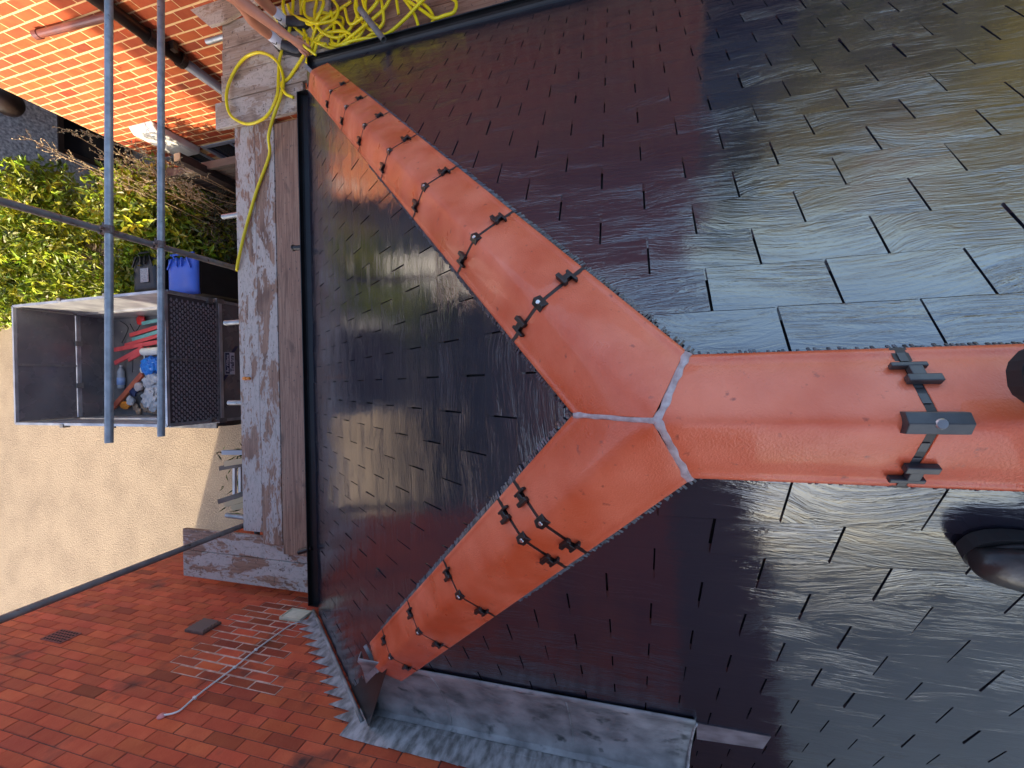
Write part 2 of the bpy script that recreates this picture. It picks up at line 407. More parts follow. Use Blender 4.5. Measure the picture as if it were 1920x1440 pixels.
m = MB(); m.hexa([(-9.7, -.4, 3.602), (WX+.15, -.4, 3.602), (WX+.15, 5.5, 3.602), (-9.7, 5.5, 3.602), (-8, 2.4, 5.6), (-4, 2.4, 5.6), (-4, 2.7, 5.6), (-8, 2.7, 5.6)]); m.hexa([(-9.6, -1.3, 1.902), (-3.5, -1.3, 1.902), (-3.5, -.41, 1.902), (-9.6, -.41, 1.902), (-9.6, -.5, 2.2), (-3.5, -.5, 2.2), (-3.5, -.42, 2.2), (-9.6, -.42, 2.2)])
m.build('roof', ROOFR, house)
# vents
m = MB(); y0, y1, z0, z1 = 3.335, 3.53, -1.825, -1.665
m.box(WX+.001, WX+.022, y0, y1, z0, z1)
v = m.build('air_vent', M('brown_clay', (.10, .05, .035), .7, var=(.15, .08, .06), vscale=20), house, bevel=.003); v['label'] = 'brown louvred air vent'
m = MB()
for k in range(5):
    z = z0+.018+k*.029; m.hexa([(WX+.022, y0+.015, z), (WX+.022, y1-.015, z), (WX+.022, y1-.015, z+.02), (WX+.022, y0+.015, z+.02), (WX+.036, y0+.015, z-.004), (WX+.036, y1-.015, z-.004), (WX+.03, y1-.015, z+.006), (WX+.03, y0+.015, z+.006)])
m.build('louvre', M('brown_clay_edge', (.14, .08, .06), .7), v)
CREAM = M('cream_plastic', (.62, .56, .40), .5, var=(.5, .45, .3), vscale=12)
CREAMD = M('cream_slat', (.48, .43, .29), .55, var=(.38, .33, .22), vscale=16)
y0, y1, z0, z1 = 2.70, 2.91, -2.135, -1.99
m = MB(); m.box(WX+.001, WX+.012, y0, y1, z0, z1); v = m.build('air_vent', CREAMD, house); v['label'] = 'cream plastic air vent'
m = MB(); t = .012
m.box(WX+.012, WX+.026, y0, y1, z0, z0+t); m.box(WX+.012, WX+.026, y0, y1, z1-t, z1); m.box(WX+.012, WX+.026, y0, y0+t, z0+t, z1-t); m.box(WX+.012, WX+.026, y1-t, y1, z0+t, z1-t)
m.build('frame', CREAM, v, bevel=.002)
m = MB()
for k in range(6):
    z = z0+.018+k*.0185; m.hexa([(WX+.012, y0+t, z), (WX+.012, y1-t, z), (WX+.012, y1-t, z+.015), (WX+.012, y0+t, z+.015), (WX+.021, y0+t, z-.002), (WX+.021, y1-t, z-.002), (WX+.017, y1-t, z+.004), (WX+.017, y0+t, z+.004)])
split_loose(m.build('louvre', CREAM, v))
m = MB(); y0, y1, z0, z1 = 4.335, 4.575, -1.45, -1.315
m.box(WX+.001, WX+.006, y0, y1, z0, z1); v = m.build('air_vent', M('air_brick', (.26, .07, .05), .75, var=(.2, .06, .05), vscale=30), house); v['label'] = 'red perforated air brick'
m = MB()
for a in range(7):
    for b in range(5): m.box(WX+.006, WX+.0075, y0+.018+a*.031, y0+.036+a*.031, z0+.012+b*.025, z0+.025+b*.025)
m.build('vent_hole', UNDER, v)

# cable clipped up the wall
pts = [hit(px, py, 0, WX+.012) for px, py in ((303, 1341), (312, 1340), (326, 1337), (340, 1330), (365, 1308), (400, 1281), (440, 1251), (480, 1218), (520, 1189), (545, 1172), (560, 1166), (575, 1155))]
cb = thing('wall_cable', 'thin white cable running up the red brick wall to a pink sealed hole', 'cable', tuple(pts[5]))
m = MB(); m.tube(spline(pts, 5), .0055, 8); m.build('sheath', WHITE, cb, smooth=True)
m = MB(); m.lathe([(.004, 0), (.022, .002), (.024, .01), (.01, .02), (.002, .024)], pts[0]+Vector((-.012, 0, 0)), 12, (1, 0, 0)); m.build('sealant', PINK, cb, smooth=True)
m = MB()
for q in (pts[4], pts[6], pts[7]): m.obox(q, (.007, 0, 0), (0, .011, 0), (0, 0, .006))
split_loose(m.build('clip', WHITE, cb))

# ---------------------------------------------------------------- slate roof (surface maths)
P1, P2 = R(37.2), R(39.0)
T1, T2 = math.tan(P1), math.tan(P2); KH = T2/T1
def roofz(x, y): return min(-T1*abs(x), -T2*y)
def smin3(x, y, k=.010):
    a, b, c = -T1*x, T1*x, -T2*y
    m_ = min(a, b, c)
    return m_ - k*math.log(sum(math.exp(-(q-m_)/k) for q in (a, b, c)))
roof = thing('slate_roof', 'hipped roof of glossy black slates capped with orange ridge tiles, a lead trough against the brick wall', 'roof', (0, 0, 0))
GA, GH = .1441, .1607
def slope(axis, sgn, s_first, gauge, nrow, yref, par, umin, umax, clip, name, rng):
    """axis 'x' for the side slopes (down-slope along sgn*X, courses along Y), 'y' for the hip end"""
    mb = MB(); pitch = P1 if axis == 'x' else P2
    cp, sp = math.cos(pitch), math.sin(pitch)
    def P(u, s, h):
        d = s*cp + h*sp; z = -s*sp + h*cp
        return (sgn*d, u, z) if axis == 'x' else (u, d, z)
    for r in range(0, nrow):
        tail = s_first + gauge*r; head = tail - gauge*1.25
        off = par(r)*.25 + yref
        k0, k1 = int(math.floor((umin-off)/.25)), int(math.ceil((umax-off)/.25))
        for k in range(k0, k1):
            g = .0026; j1, j2 = rng.uniform(-.0015, .0015), rng.uniform(-.0015, .0015)
            a, b = off+k*.25+g+j1*.4, off+(k+1)*.25-g+j2*.4
            lt = .0100 + rng.gauss(0, .0011); lh = .0035; tj = rng.uniform(-.002, .002)
            tw = rng.gauss(0, .0020); sk = rng.uniform(-.0015, .0015)
            n = 6; N = len(mb.v); ou, ov = rng.uniform(0, 50), rng.uniform(0, 50); fl = rng.random() < .5; ga, gb = rng.gauss(0, .10), rng.gauss(0, .9); ca, sa = math.cos(ga), math.sin(ga)
            for i in range(n+1):
                f = i/n; u = a+(b-a)*f; ed = rng.uniform(-.0014, .0014); dz = tw*(f-.5)
                e = rng.uniform(-.0007, .0007) if i in (0, n) else 0
                mb.v += [P(u, head, lh), P(u+e, (head+tail)/2, (lh+lt)/2+.0004+dz/2), P(u+e*2, tail-.004+tj+ed+sk*(f-.5), lt+dz), P(u, tail+tj+ed+sk*(f-.5), lt-.002+dz), P(u, tail+tj+ed-.001, lt-.0085)]
            def uvp(i, j):
                u = a+(b-a)*i/n; v_ = (head, (head+tail)/2, tail, tail+.002, tail+.008)[j]
                x, y = u-(a+b)/2, v_-tail
                x, y = x*ca-y*sa, x*sa+y*ca+gb*x*x*(1+3*x)
                return ((-x if fl else x)+ou, y+ov)
            for i in range(n):
                for j in range(4):
                    idx = [(i, j), (i, j+1), (i+1, j+1), (i+1, j)]
                    if (axis == 'x') == (sgn > 0): idx.reverse(); idx = idx
                    ids = [N+p*5+q for p, q in idx]; mb.face(ids, None, [uvp(p, q) for p, q in idx])
            for i in (0, n):
                for j in range(3):
                    p, q = N+i*5+j, N+i*5+j+1
                    x1, x2 = Vector(mb.v[p]), Vector(mb.v[q]); dn = Vector(P(0, 0, -.006))-Vector(P(0, 0, 0))
                    M0 = len(mb.v); mb.v += [tuple(x1+dn), tuple(x2+dn)]
                    mb.face((p, q, M0+1, M0), None, [(0, 0)]*4)
    o = mb.build(name, SLATE_H if axis == 'y' else SLATE if sgn > 0 else SLATE_L, roof)
    bm = bmesh.new(); bm.from_mesh(o.data)
    for co, no in clip:
        bmesh.ops.bisect_plane(bm, geom=bm.verts[:]+bm.edges[:]+bm.faces[:], plane_co=co, plane_no=no, clear_outer=True)
    bm.to_mesh(o.data); bm.free()
    return o
rg = random.Random(11)
nR, nH = 24, 21
hipR_no = Vector((-1, KH, 0)).normalized(); hipL_no = Vector((1, KH, 0)).normalized()
s = slope('x', 1, .1345, GA, nR, -.2627, lambda r: 0 if r % 2 else 1-.5, -4.0, 3.2, [((.012, 0, 0), hipR_no), ((.03, 0, 0), (-1, 0, 0)), ((0, -3.8, 0), (0, -1, 0))], 'right_slope', rg)
s = slope('x', -1, .1484, GA, 12, -.2639, lambda r: 0 if r % 2 else .5, -4.0, 2.2, [((-.012, 0, 0), hipL_no), ((-.03, 0, 0), (1, 0, 0)), ((0, -3.8, 0), (0, -1, 0)), ((-1.45, 0, 0), (-1, 0, 0))], 'left_slope', rg)
s = slope('x', -1, .1484+GA*12, GA, 10, -.2639, lambda r: 0 if r % 2 else .5, -4.0, 0.2, [((0, -.235, 0), (0, 1, 0)), ((0, -3.8, 0), (0, -1, 0))], 'left_slope', rg)
s = slope('y', 1, .2769+GH*-1, GH, nH, -.0254, lambda r: .5 if r % 2 == 0 else 0, -2.2, 3.3, [((-.012, 0, 0), -hipR_no), ((.012, 0, 0), -hipL_no), ((WX+.03, 0, 0), (-1, 0, 0))], 'hip_slope', rg)
# black underlay sheets
XE, YE = 2.66, 2.60
m = MB()
def under(pts): m.face([len(m.v)+i for i in range(len(pts))]); m.v += []
def addpoly(m, pts):
    i = len(m.v); m.v += [tuple(p) for p in pts]; m.face(list(range(i, i+len(pts))))
dz = -.010
addpoly(m, [(0, 0, dz), (0, -3.8, dz), (XE, -3.8, -T1*XE+dz), (XE, XE/KH, -T1*XE+dz)])
addpoly(m, [(0, 0, dz), (XE, XE/KH, -T1*XE+dz), (YE*KH, YE, -T2*YE+dz), (WX, YE, -T2*YE+dz), (WX, -WX/KH, T1*WX+dz)])
addpoly(m, [(0, 0, dz), (WX, -WX/KH, T1*WX+dz), (WX, -.22, T1*WX+dz), (-2.6, -.22, -T1*2.6+dz), (-2.6, -3.8, -T1*2.6+dz), (0, -3.8, dz)])
m.build('underlay', UNDER, roof)
# walls under the roof
m = MB(); m.box(WX+.01, 2.45, -3.6, 2.42, GZ-.1, -2.15); m.box(-2.4, WX+.009, -3.6, -.24, GZ-.1, -1.95)
m.build('wall', BRICK_P, roof)
m = MB(); m.box(WX+.012, 2.52, 2.44, 2.56, -2.3, -2.14); m.box(2.47, 2.62, -3.7, 2.44, -2.26, -2.06); split_loose(m.build('fascia', BLACK, roof))

# ---------------------------------------------------------------- orange ridge and hip tiles
WO, WI = .142, .122
HR, HN = Vector((KH, 1)).normalized(), Vector((1, -KH)).normalized()      # along the right hip, and its outer side
LIFT = .034
def cap(kind, t0, t1, name, thick=.016, grow=1.0, lift=0):
    """one angle tile; kind 'ridge', 'hr', 'hl'; t along the crest in plan metres; mitred where t0 is None"""
    us = [-1, -.985, -.95, -.9, -.86, -.8, -.6, -.35, -.24, -.17, -.11, -.06, 0, .06, .11, .17, .24, .35, .6, .8, .86, .9, .95, .985, 1]
    nt_ = 10; mb = MB(); n = len(us)
    yc = WI/HN.length
    def plan(t, u):
        if kind == 'ridge': return Vector((u, -t))
        p = HR*t + HN*u
        return p if kind == 'hr' else Vector((-p.x, p.y))
    cor = .068
    tc_out = HR.x*.125 - HR.y*cor; uc_out = HN.x*.125 + -HN.y*cor
    yin = .158; tc_in = HR.y*yin; uc_in = -HN.y*yin
    rows = []
    for k in range(nt_+1):
        row = []
        for q in us:
            if kind == 'ridge':
                u = q*.125*grow; ts = abs(u)/.125*cor if t0 is None else t0
            else:
                u = q*(WO if q > 0 else WI)*grow
                ts = (abs(u)/uc_out*tc_out if q > 0 else abs(u)/uc_in*tc_in) if t0 is None else t0
            gap = .006 if t0 is None else 0
            t = ts + gap + (t1-ts-gap)*k/nt_
            p = plan(t, u); e = abs(q)
            h = LIFT + lift - (.010 if e > .99 else .004 if e > .98 else .0)
            # slight hump of the real wing: lower just inside the rim
            h -= .004*math.exp(-((e-.86)/.07)**2)
            row.append((p.x, p.y, smin3(p.x, p.y) + .012 + h))
        rows.append(row)
    for row in rows: mb.v += row
    for k in range(nt_):
        for i in range(n-1):
            a = k*n+i; mb.face((a, a+1, a+n+1, a+n))
    # skirt
    ring = [i for i in range(n)] + [k*n+n-1 for k in range(1, nt_+1)] + [nt_*n+i for i in range(n-2, -1, -1)] + [k*n for k in range(nt_-1, 0, -1)]
    b0 = len(mb.v)
    for i in ring:
        x, y, z = mb.v[i]; mb.v.append((x, y, z-thick))
    for i in range(len(ring)):
        j = (i+1) % len(ring); mb.face((ring[i], ring[j], b0+j, b0+i))
    o = mb.build('ridge_tile', TILE, roof, smooth=True)
    fix_normals(o)
    bv = o.modifiers.new('bevel', 'BEVEL'); bv.width = .004; bv.segments = 3; bv.limit_method = 'ANGLE'; bv.angle_limit = R(50)
    return o, plan
def onprof(plan, t, u, h=0):
    p = plan(t, u); return Vector((p.x, p.y, smin3(p.x, p.y)+.012+LIFT+h))
def union(tile, plan, t, wo, wi, big):
    """black strap in the gap, two clips and a screwed clamp"""
    m = MB(); hw = .0125 if big else .006; N = 28
    for i in range(N):
        q0, q1 = -1+2*i/N, -1+2*(i+1)/N
        u0, u1 = (q*(wo if q > 0 else wi) for q in (q0, q1))
        hh = -.002
        m.quad(onprof(plan, t-hw, u0, hh), onprof(plan, t+hw, u0, hh), onprof(plan, t+hw, u1, hh), onprof(plan, t-hw, u1, hh))
    fix_normals(m.build('strap', STRAP, tile))
    def frame(u):
        c = onprof(plan, t, u); du = (onprof(plan, t, u+.012)-onprof(plan, t, u-.012)).normalized(); dt = (onprof(plan, t+.01, u)-onprof(plan, t-.01, u)).normalized()
        nn = dt.cross(du); nn = nn if nn.z > 0 else -nn; return c, dt, du, nn.normalized()
    if big:
        m = MB()
        for q in (.50, .30, .86, -.34, -.56, -.90):
            u = q*.125; c, dt, du, nn = frame(u); m.obox(c-nn*.0015, dt*.006, du*.0095, nn*.002)
        m.build('strap_pad', GREYPL, tile)
    sc_ = 1.0 if big else .92
    for q in (.60, -.70) if big else (.62, -.60):
        u = q*(wo if q > 0 else wi); c, dt, du, nn = frame(u); sg = 1 if q > 0 else -1
        m = MB()
        m.obox(c+nn*.006+du*sg*.017*sc_-dt*.003, dt*.026*sc_, du*.0045*sc_, nn*.006)
        m.obox(c+nn*.006+dt*.004, dt*.010*sc_, du*.014*sc_, nn*.006)
        m.obox(c+nn*.0065-du*sg*.012*sc_+dt*.009, dt*.024*sc_, du*.0072*sc_, nn*.0065)
        m.build('clip', BLACK if not big else GREYPL, tile, bevel=.0018)
    c, dt, du, nn = frame(0); m = MB()
    L_, W_ = (.042, .0175) if big else (.021, .0155)
    top = c + nn*(.017 if big else .009)
    A = [c-dt*L_-du*W_-nn*.012, c+dt*L_-du*W_-nn*.012, c+dt*L_+du*W_-nn*.012, c-dt*L_+du*W_-nn*.012]
    i = len(m.v); B = [top-dt*L_-du*W_-nn*.010, top-dt*L_, top-dt*L_+du*W_-nn*.010, top+dt*L_-du*W_-nn*.010, top+dt*L_, top+dt*L_+du*W_-nn*.010]
    m.v += [tuple(p) for p in A+B]
    for f in ((4, 5, 8, 7), (5, 6, 9, 8), (0, 4, 7, 1), (3, 2, 9, 6), (0, 3, 6, 5, 4), (1, 7, 8, 9, 2)): m.face([i+k for k in f])
    fix_normals(m.build('clamp', GREYPL if big else BLACK, tile, bevel=.0015))
    m = MB(); rr = .0085 if big else .0062
    m.lathe([(rr*.9, -.006), (rr, -.0005), (rr*.85, .0015), (rr*.3, .0016), (rr*.28, .0006), (.0005, .0006)], top-nn*.001, 16, nn)
    m.build('screw', SCREW, tile, smooth=False)
def run(kind, ts):
    prev = None; wo, wi = (.125, .125) if kind == 'ridge' else (WO, WI)
    for i, t1 in enumerate(ts):
        last = i == len(ts)-1
        o, pl = cap(kind, prev, t1 - (.005 if not last else 0), kind)
        if not last: union(o, pl, t1, wo, wi, kind == 'ridge')
        prev = t1 + (.005 if kind != 'ridge' else .009)
def tpx(px, py, kind):
    """plan distance along a crest of the strap whose clamp sits at this pixel"""
    d = Vector((0, -1, 0)) if kind == 'ridge' else Vector((HR.x*(1 if kind == 'hr' else -1), HR.y, -T2*HR.y))
    A = Vector((0, 0, .055)); r = (ROT @ Vector(((px-960)/FPX, -(py-720)/FPX, -1))).normalized(); dn = d.normalized()
    w0 = CAM-A; b = r.dot(dn); t = (dn.dot(w0)-b*r.dot(w0))/(1-b*b)
    return t/d.length
run('ridge', [.416, .83, 1.245, 1.66, 2.1, 2.5, 2.95, 3.4])
run('hr', [tpx(x, y, 'hr') for x, y in ((1022, 553), (893, 438), (790, 350), (720, 287), (674, 240), (637, 208), (606, 181))] + [3.50])
run('hl', [tpx(x, y, 'hl') for x, y in ((1022, 994), (982, 1020), (857, 1119), (780, 1186), (718, 1220))] + [1.93])
# hip end cap plates
def capend(sg, t):
    p = HR*t
    m = MB(); c = Vector((sg*p.x, p.y, smin3(sg*p.x, p.y)+.03)); d = Vector((sg*HR.x, HR.y, -T2*HR.y)).normalized(); n_ = Vector((sg*HN.x, HN.y, 0))
    return c, d, n_
c, d, n_ = capend(-1, 1.955)
m = MB(); m.bar(c+d*.0-n_*.13+Vector((0, 0, -.03)), c+d*.02+n_*.02+Vector((0, 0, .0)), .022, .006); m.bar(c+d*.02, c+d*.16+Vector((0, 0, .03))-n_*.0, .028, .006)
m.build('hip_iron', GALV, roof)
c, d, n_ = capend(1, 3.52)
m = MB(); m.bar(c, c+d*.13+Vector((0, 0, .05)), .03, .006); m.build('hip_iron', GALV, roof)
# mortar smeared along the three way mitre
m = MB(); rgm = random.Random(6)
def mline(a, b, wd):
    a, b = Vector(a), Vector(b); d = (b-a); nn = Vector((-d.y, d.x)).normalized(); K = 60; rows = []
    f1, f2, f3 = rgm.uniform(5, 9), rgm.uniform(11, 19), rgm.uniform(0, 6)
    for i in range(K+1):
        t_ = i/K
        c = a+d*t_+nn*(.0006*math.sin(f1*t_+f3)+.0003*math.sin(f2*2*t_)); wl = wd*(1+.16*math.sin(f2*t_+f3)+.12*math.sin(31*t_)); wr = wd*(1+.16*math.sin(f2*1.3*t_)+.12*math.sin(27*t_+1)); row = []
        for q, h in ((-1, -.004), (-.6, .0012), (0, .0022), (.6, .0012), (1, -.004)):
            p = c+nn*q*(wl if q < 0 else wr); row.append((p.x, p.y, smin3(p.x, p.y)+.012+LIFT+h+rgm.uniform(-.0003, .0003)))
        rows.append(row)
    o = len(m.v)
    for r_ in rows: m.v += r_
    for i in range(K):
        for j in range(4): k = o+i*5+j; m.face((k, k+1, k+6, k+5))
mline((.0, -.004), (.130, -.071), .0078); mline((0, -.004), (-.130, -.071), .0086); mline((0, -.004), (0, .166), .0064)
fix_normals(m.build('mortar', MORTAR, roof, smooth=True))
# comb strips (ventilated roll edge) beside the tiles
def comb(kind, side, t0, t1):
    m = MB(); wdt = (.125 if kind == 'ridge' else WO if side > 0 else WI)
    def plan(t, u):
        if kind == 'ridge': return Vector((u, -t))
        p = HR*t+HN*u; return p if kind == 'hr' else Vector((-p.x, p.y))
    n = int((t1-t0)/.0085); rg2 = random.Random(5)
    for i in range(n):
        t = t0+(t1-t0)*i/n
        if rg2.random() < .08: continue
        ln = (.004 if kind == 'ridge' else .014 if t < 1.2 else .010)+rg2.uniform(-.004, .003)
        a, b = plan(t, side*(wdt-.012)), plan(t+rg2.uniform(-.002, .002), side*(wdt+ln))
        za, zb = roofz(a.x, a.y)+.030, roofz(b.x, b.y)+.0165
        m.bar((a.x, a.y, za), (b.x, b.y, zb), .0048, .003)
    k = 40
    for i in range(k):
        ta, tb = t0+(t1-t0)*i/k, t0+(t1-t0)*(i+1)/k
        q = [plan(ta, side*(wdt-.014)), plan(tb, side*(wdt-.014)), plan(tb, side*(wdt+.001)), plan(ta, side*(wdt+.001))]
        m.quad(*[(p.x, p.y, roofz(p.x, p.y)+h) for p, h in zip(q, (.034, .034, .022, .022))])
    m.build('ridge_comb', COMB, roof)
comb('ridge', 1, .07, 1.6); comb('ridge', -1, .07, 1.6)
comb('hr', 1, .04, 2.6); comb('hr', -1, .12, 1.8); comb('hl', 1, .04, .75); comb('hl', -1, .12, 1.75)

# ---------------------------------------------------------------- gutters
def gutter(a, b, side, name='gutter', sc_=1.0):
    a, b, sd = Vector(a), Vector(b), Vector(side)*sc_
    m = MB(); prof = []
    for k in range(13):
        t = math.pi*k/12; prof.append((-.056*math.cos(t), -.056*math.sin(t)))
    prof = [(-.056, .004)] + prof + [(.056, .006), (.062, .008), (.064, 0), (.060, -.004)] + [(.0600*math.cos(math.pi*k/12), -.0600*math.sin(math.pi*k/12)-.003) for k in range(1, 13)] + [(-.060, .004)]
    n = len(prof)
    for e in (a, b):
        for x, z in prof: m.v.append(tuple(e+sd*x+Vector((0, 0, z))))
    for i in range(n): j = (i+1) % n; m.face((i, j, n+j, n+i))
    o = m.build(name, GUTTER, roof, smooth=False); fix_normals(o)
    m = MB(); d = (b-a)
    for k in range(1, int(d.length/.9)+1):
        p = a+d.normalized()*k*.9-d.normalized()*.3
        for q in range(12):
            t0, t1 = math.pi*q/12, math.pi*(q+1)/12
            c0 = p+sd*(-.0612*math.cos(t0))+Vector((0, 0, -.0612*math.sin(t0)-.003)); c1 = p+sd*(-.0612*math.cos(t1))+Vector((0, 0, -.0612*math.sin(t1)-.003))
            m.bar(c0, c1, .03, .004, up=(c0-p))
    m.build('gutter_bracket', GUTTER, o)
    # stop ends
    m = MB()
    for e, s_ in ((a, -1), (b, 1)):
        pts = [e+sd*x+Vector((0, 0, z)) for x, z in prof[:15]]; i = len(m.v); m.v += [tuple(p) for p in pts]; m.face(list(range(i, i+len(pts))))
    m.build('stop_end', GUTTER, o)
    return o
gutter((WX+.075, 2.66, -2.12), (2.60, 2.66, -2.115), (0, 1, 0))
gutter((2.775, 2.58, -2.08), (2.775, -3.7, -2.055), (1, 0, 0), sc_=1.12)
m = MB(); m.tube([(1.27, 2.72, -2.13), (1.275, 2.80, -2.125)], .022, 12); m.tube([(1.275, 2.80, -2.125), (1.275, 2.81, -2.125)], .027, 12); m.build('overflow_spout', BLACK, roof)
m = MB(); m.tube([(-1.34, 2.70, -2.15), (-1.385, 2.83, -2.14)], .024, 12); m.build('overflow_spout', BLACK, roof)

# ---------------------------------------------------------------- lead work
m = MB(); NY, NX = 26, 14; rgl = random.Random(2)
prof = [(-1.345, .020), (-1.375, .026), (-1.40, .020), (-1.43, .012), (-1.50, .014), (-1.58, .022), (-1.66, .034), (-1.72, .047), (-1.78, .065), (-1.82, .083), (-1.845, .10), (-1.862, .108), (-1.874, .116), (-1.884, .15)]
for k in range(NY+1):
    for i, (x, h) in enumerate(prof):
        f = (-x-1.345)/(.562); ye = 1.41+.14*max(0, min(1, f*1.5)); y = -.212+(ye+.212)*k/NY
        m.v.append((x, y, T1*x+h+(.004*math.sin(k*1.7+i*.6)+rgl.uniform(-.0015, .0015) if 0 < i < 12 else 0)))
n = len(prof)
for k in range(NY):
    for i in range(n-1): a = k*n+i; m.face((a, a+1, a+n+1, a+n))
# end faces down to the slates
for k in (0, NY):
    for i in range(n-1):
        a, b = m.v[k*n+i], m.v[k*n+i+1]
        m.quad(a, b, (b[0], b[1]-(.004 if k == 0 else -.02), T1*b[0]+(.004 if k == 0 else -.03)), (a[0], a[1]-(.004 if k == 0 else -.02), T1*a[0]+(.004 if k == 0 else -.03)))
lead = m.build('lead_trough', LEAD, roof, smooth=True); fix_normals(lead)
sd = lead.modifiers.new('solid', 'SOLIDIFY'); sd.thickness = .004
m = MB(); m.tube([(x, -.216, T1*x+h+.002) for x, h in prof[1:13]], .007, 8); m.build('lead_lip', LEADW, lead, smooth=True)
m = MB()
for y in (1.03, .34): m.tube([(x, y, T1*x+h+.003) for x, h in prof[3:12]], .004, 6)
split_loose(m.build('lead_seam', LEAD, lead, smooth=True))
m = MB(); A = [(-1.385, -.22), (-1.385, -.50), (-1.53, -.50), (-1.565, -.24)]
for k in range(4): pass
i = len(m.v); m.v += [(x, y, T1*x+.0175) for x, y in A] + [(x, y, T1*x+.012) for x, y in A]
m.face((i, i+1, i+2, i+3)); [m.face((i+q, i+4+q, i+4+(q+1) % 4, i+(q+1) % 4)) for q in range(4)]
fix_normals(m.build('lead_strip', M('brownish_lead', (.16, .13, .13), .45, var=(.30, .25, .25), vscale=12), roof))
m = MB(); h_ = .010
addpoly(m, [(x, y, -T2*y+h_) for x, y in ((-1.34, 1.30), (-1.34, 1.22), (-1.89, 1.50), (-1.89, 1.80))])
m.build('soaker', GUTTER, roof)
# flashing on the wall
m = MB(); X0 = WX+.004
zb = [(-.21, -1.205), (.53, -1.262), (1.0, -1.272), (1.60, -1.30)]
def zbot(y):
    for (a, b), (c, d) in zip(zb, zb[1:]):
        if y <= c: return b+(d-b)*(y-a)/(c-a)
    return zb[-1][1]
for k in range(18):
    ya, yb = -.215+1.845*k/18, -.215+1.845*(k+1)/18
    zt = -1.118
    bul = .004*(k % 3)
    m.quad((X0+.012, ya, zbot(ya)+.02), (X0+.012, yb, zbot(yb)+.02), (X0+.003+bul, yb, zt), (X0+.003, ya, zt))
    m.quad((X0+.02, ya, zbot(ya)-.13), (X0+.02, yb, zbot(yb)-.13), (X0+.012, yb, zbot(yb)+.02), (X0+.012, ya, zbot(ya)+.02))
H_ = .0758; y = 2.69; zt = -1.971-.0
steps = [(2.687-.0972*i, -1.971+H_*i) for i in range(12)]
for i, (yt, zt) in enumerate(steps[:-1]):
    yn = steps[i+1][0]
    def zs(yy): return max(-T2*yy+.035, zbot(yy)+.02) if yy < 1.62 else -T2*yy+.035
    tip = yt+.030
    pts = [(X0+.006, yn-.02, zs(yn-.02)), (X0+.006, yt+.03, zs(yt+.03)), (X0+.010, yt-.030, zt-H_*.85), (X0+.014, tip, zt-.002), (X0+.005, yn-.035, zt+.002)]
    if zs(yn-.02) < zt-.01:
        j = len(m.v); m.v += pts; m.face(list(range(j, j+5)))
fl = m.build('lead_flashing', LEADW, house); fix_normals(fl)
sd = fl.modifiers.new('solid', 'SOLIDIFY'); sd.thickness = .003
m = MB()
ptsA = [(WX+.018, y_, max(-T2*y_, -9)+.036) for y_ in (2.70, 2.4, 2.1, 1.8, 1.62, 1.56)]
m.tube(ptsA, .012, 8); m.build('flashing_roll', LEAD, fl, smooth=True)

# ---------------------------------------------------------------- neighbour's orange brick house
NXW = 3.6
nb = thing('neighbour_house', 'orange brick house with buff mortar joints, half lit by the sun beyond the scaffold', 'house', (NXW, 5, GZ))
wins = [(5.0, 5.97, -5.2, -3.80), (6.10, 6.80, -5.2, -3.86)]
bricks(NXW, -1, -.62, 6.985, -5.35, -.78, .24, .100, .012, .017, BRICK_O, BED_O, nb, holes=wins, zoff=.02, depth=.0015, rng=random.Random(9), lo=.80, hi=1.12)
m = MB(); m.box(NXW+.05, 9.5, -.61, 6.98, -5.35, -.78); m.box(NXW+.1, 6.5, -1.35, -.615, -5.35, -1.75); m.build('inner_wall_and_shed', BROWN, nb)  # second box: unseen low shed added for its dark reflection in the slates
m = MB(); m.hexa([(NXW-.18, -.8, -.80), (9.7, -.8, -.80), (9.7, 7.2, -.80), (NXW-.18, 7.2, -.80), (6.3, -.8, .62), (6.9, -.8, .62), (6.9, 7.2, .62), (6.3, 7.2, .62)]); m.build('roof', ROOFR, nb)
for y0, y1, z0, z1 in wins:
    m = MB(); t = .055
    m.box(NXW-.012, NXW+.05, y0, y1, z1-t, z1); m.box(NXW-.012, NXW+.05, y0, y0+t, z0, z1-t); m.box(NXW-.012, NXW+.05, y1-t, y1, z0, z1-t)
    m.box(NXW-.008, NXW+.05, (y0+y1)/2-.02, (y0+y1)/2+.02, z0, z1-t)
    f = m.build('window', UPVC, nb); m = MB(); m.quad((NXW+.03, y0, z0), (NXW+.03, y0, z1), (NXW+.03, y1, z1), (NXW+.03, y1, z0)); m.build('pane', GLASS, f)
m = MB(); p = [hit(x, y, 0, NXW-.07) for x, y in ((150, -30), (262, 52), (305, 83))]
yd = 4.50
m.tube([(NXW-.07, yd, -1.0), (NXW-.07, yd, -2.46)], .062, 16)
dp = m.build('downpipe', DKPIPE, nb, smooth=True)
m = MB()
for z in (-2.14, -2.44): m.tube([(NXW-.07, yd, z), (NXW-.07, yd, z-.05)], .076, 16)
m.box(NXW-.09, NXW-.002, yd-.11, yd+.11, -2.36, -2.31)
split_loose(m.build('collar', DKPIPE, dp))
m = MB(); m.tube([(NXW-.07, yd, -2.46), (NXW-.07, yd, -5.3)], .052, 16); m.build('lower_pipe', GRPIPE, dp, smooth=True)
m = MB(); a, b = hit(66, 66, 0, NXW-.06), hit(218, 27, 0, NXW-.06); m.tube([a, a+(b-a)*.06], .040, 14); m.tube([a+(b-a)*.04, b], .033, 14); m.build('overflow_pipe', BRPIPE, nb)
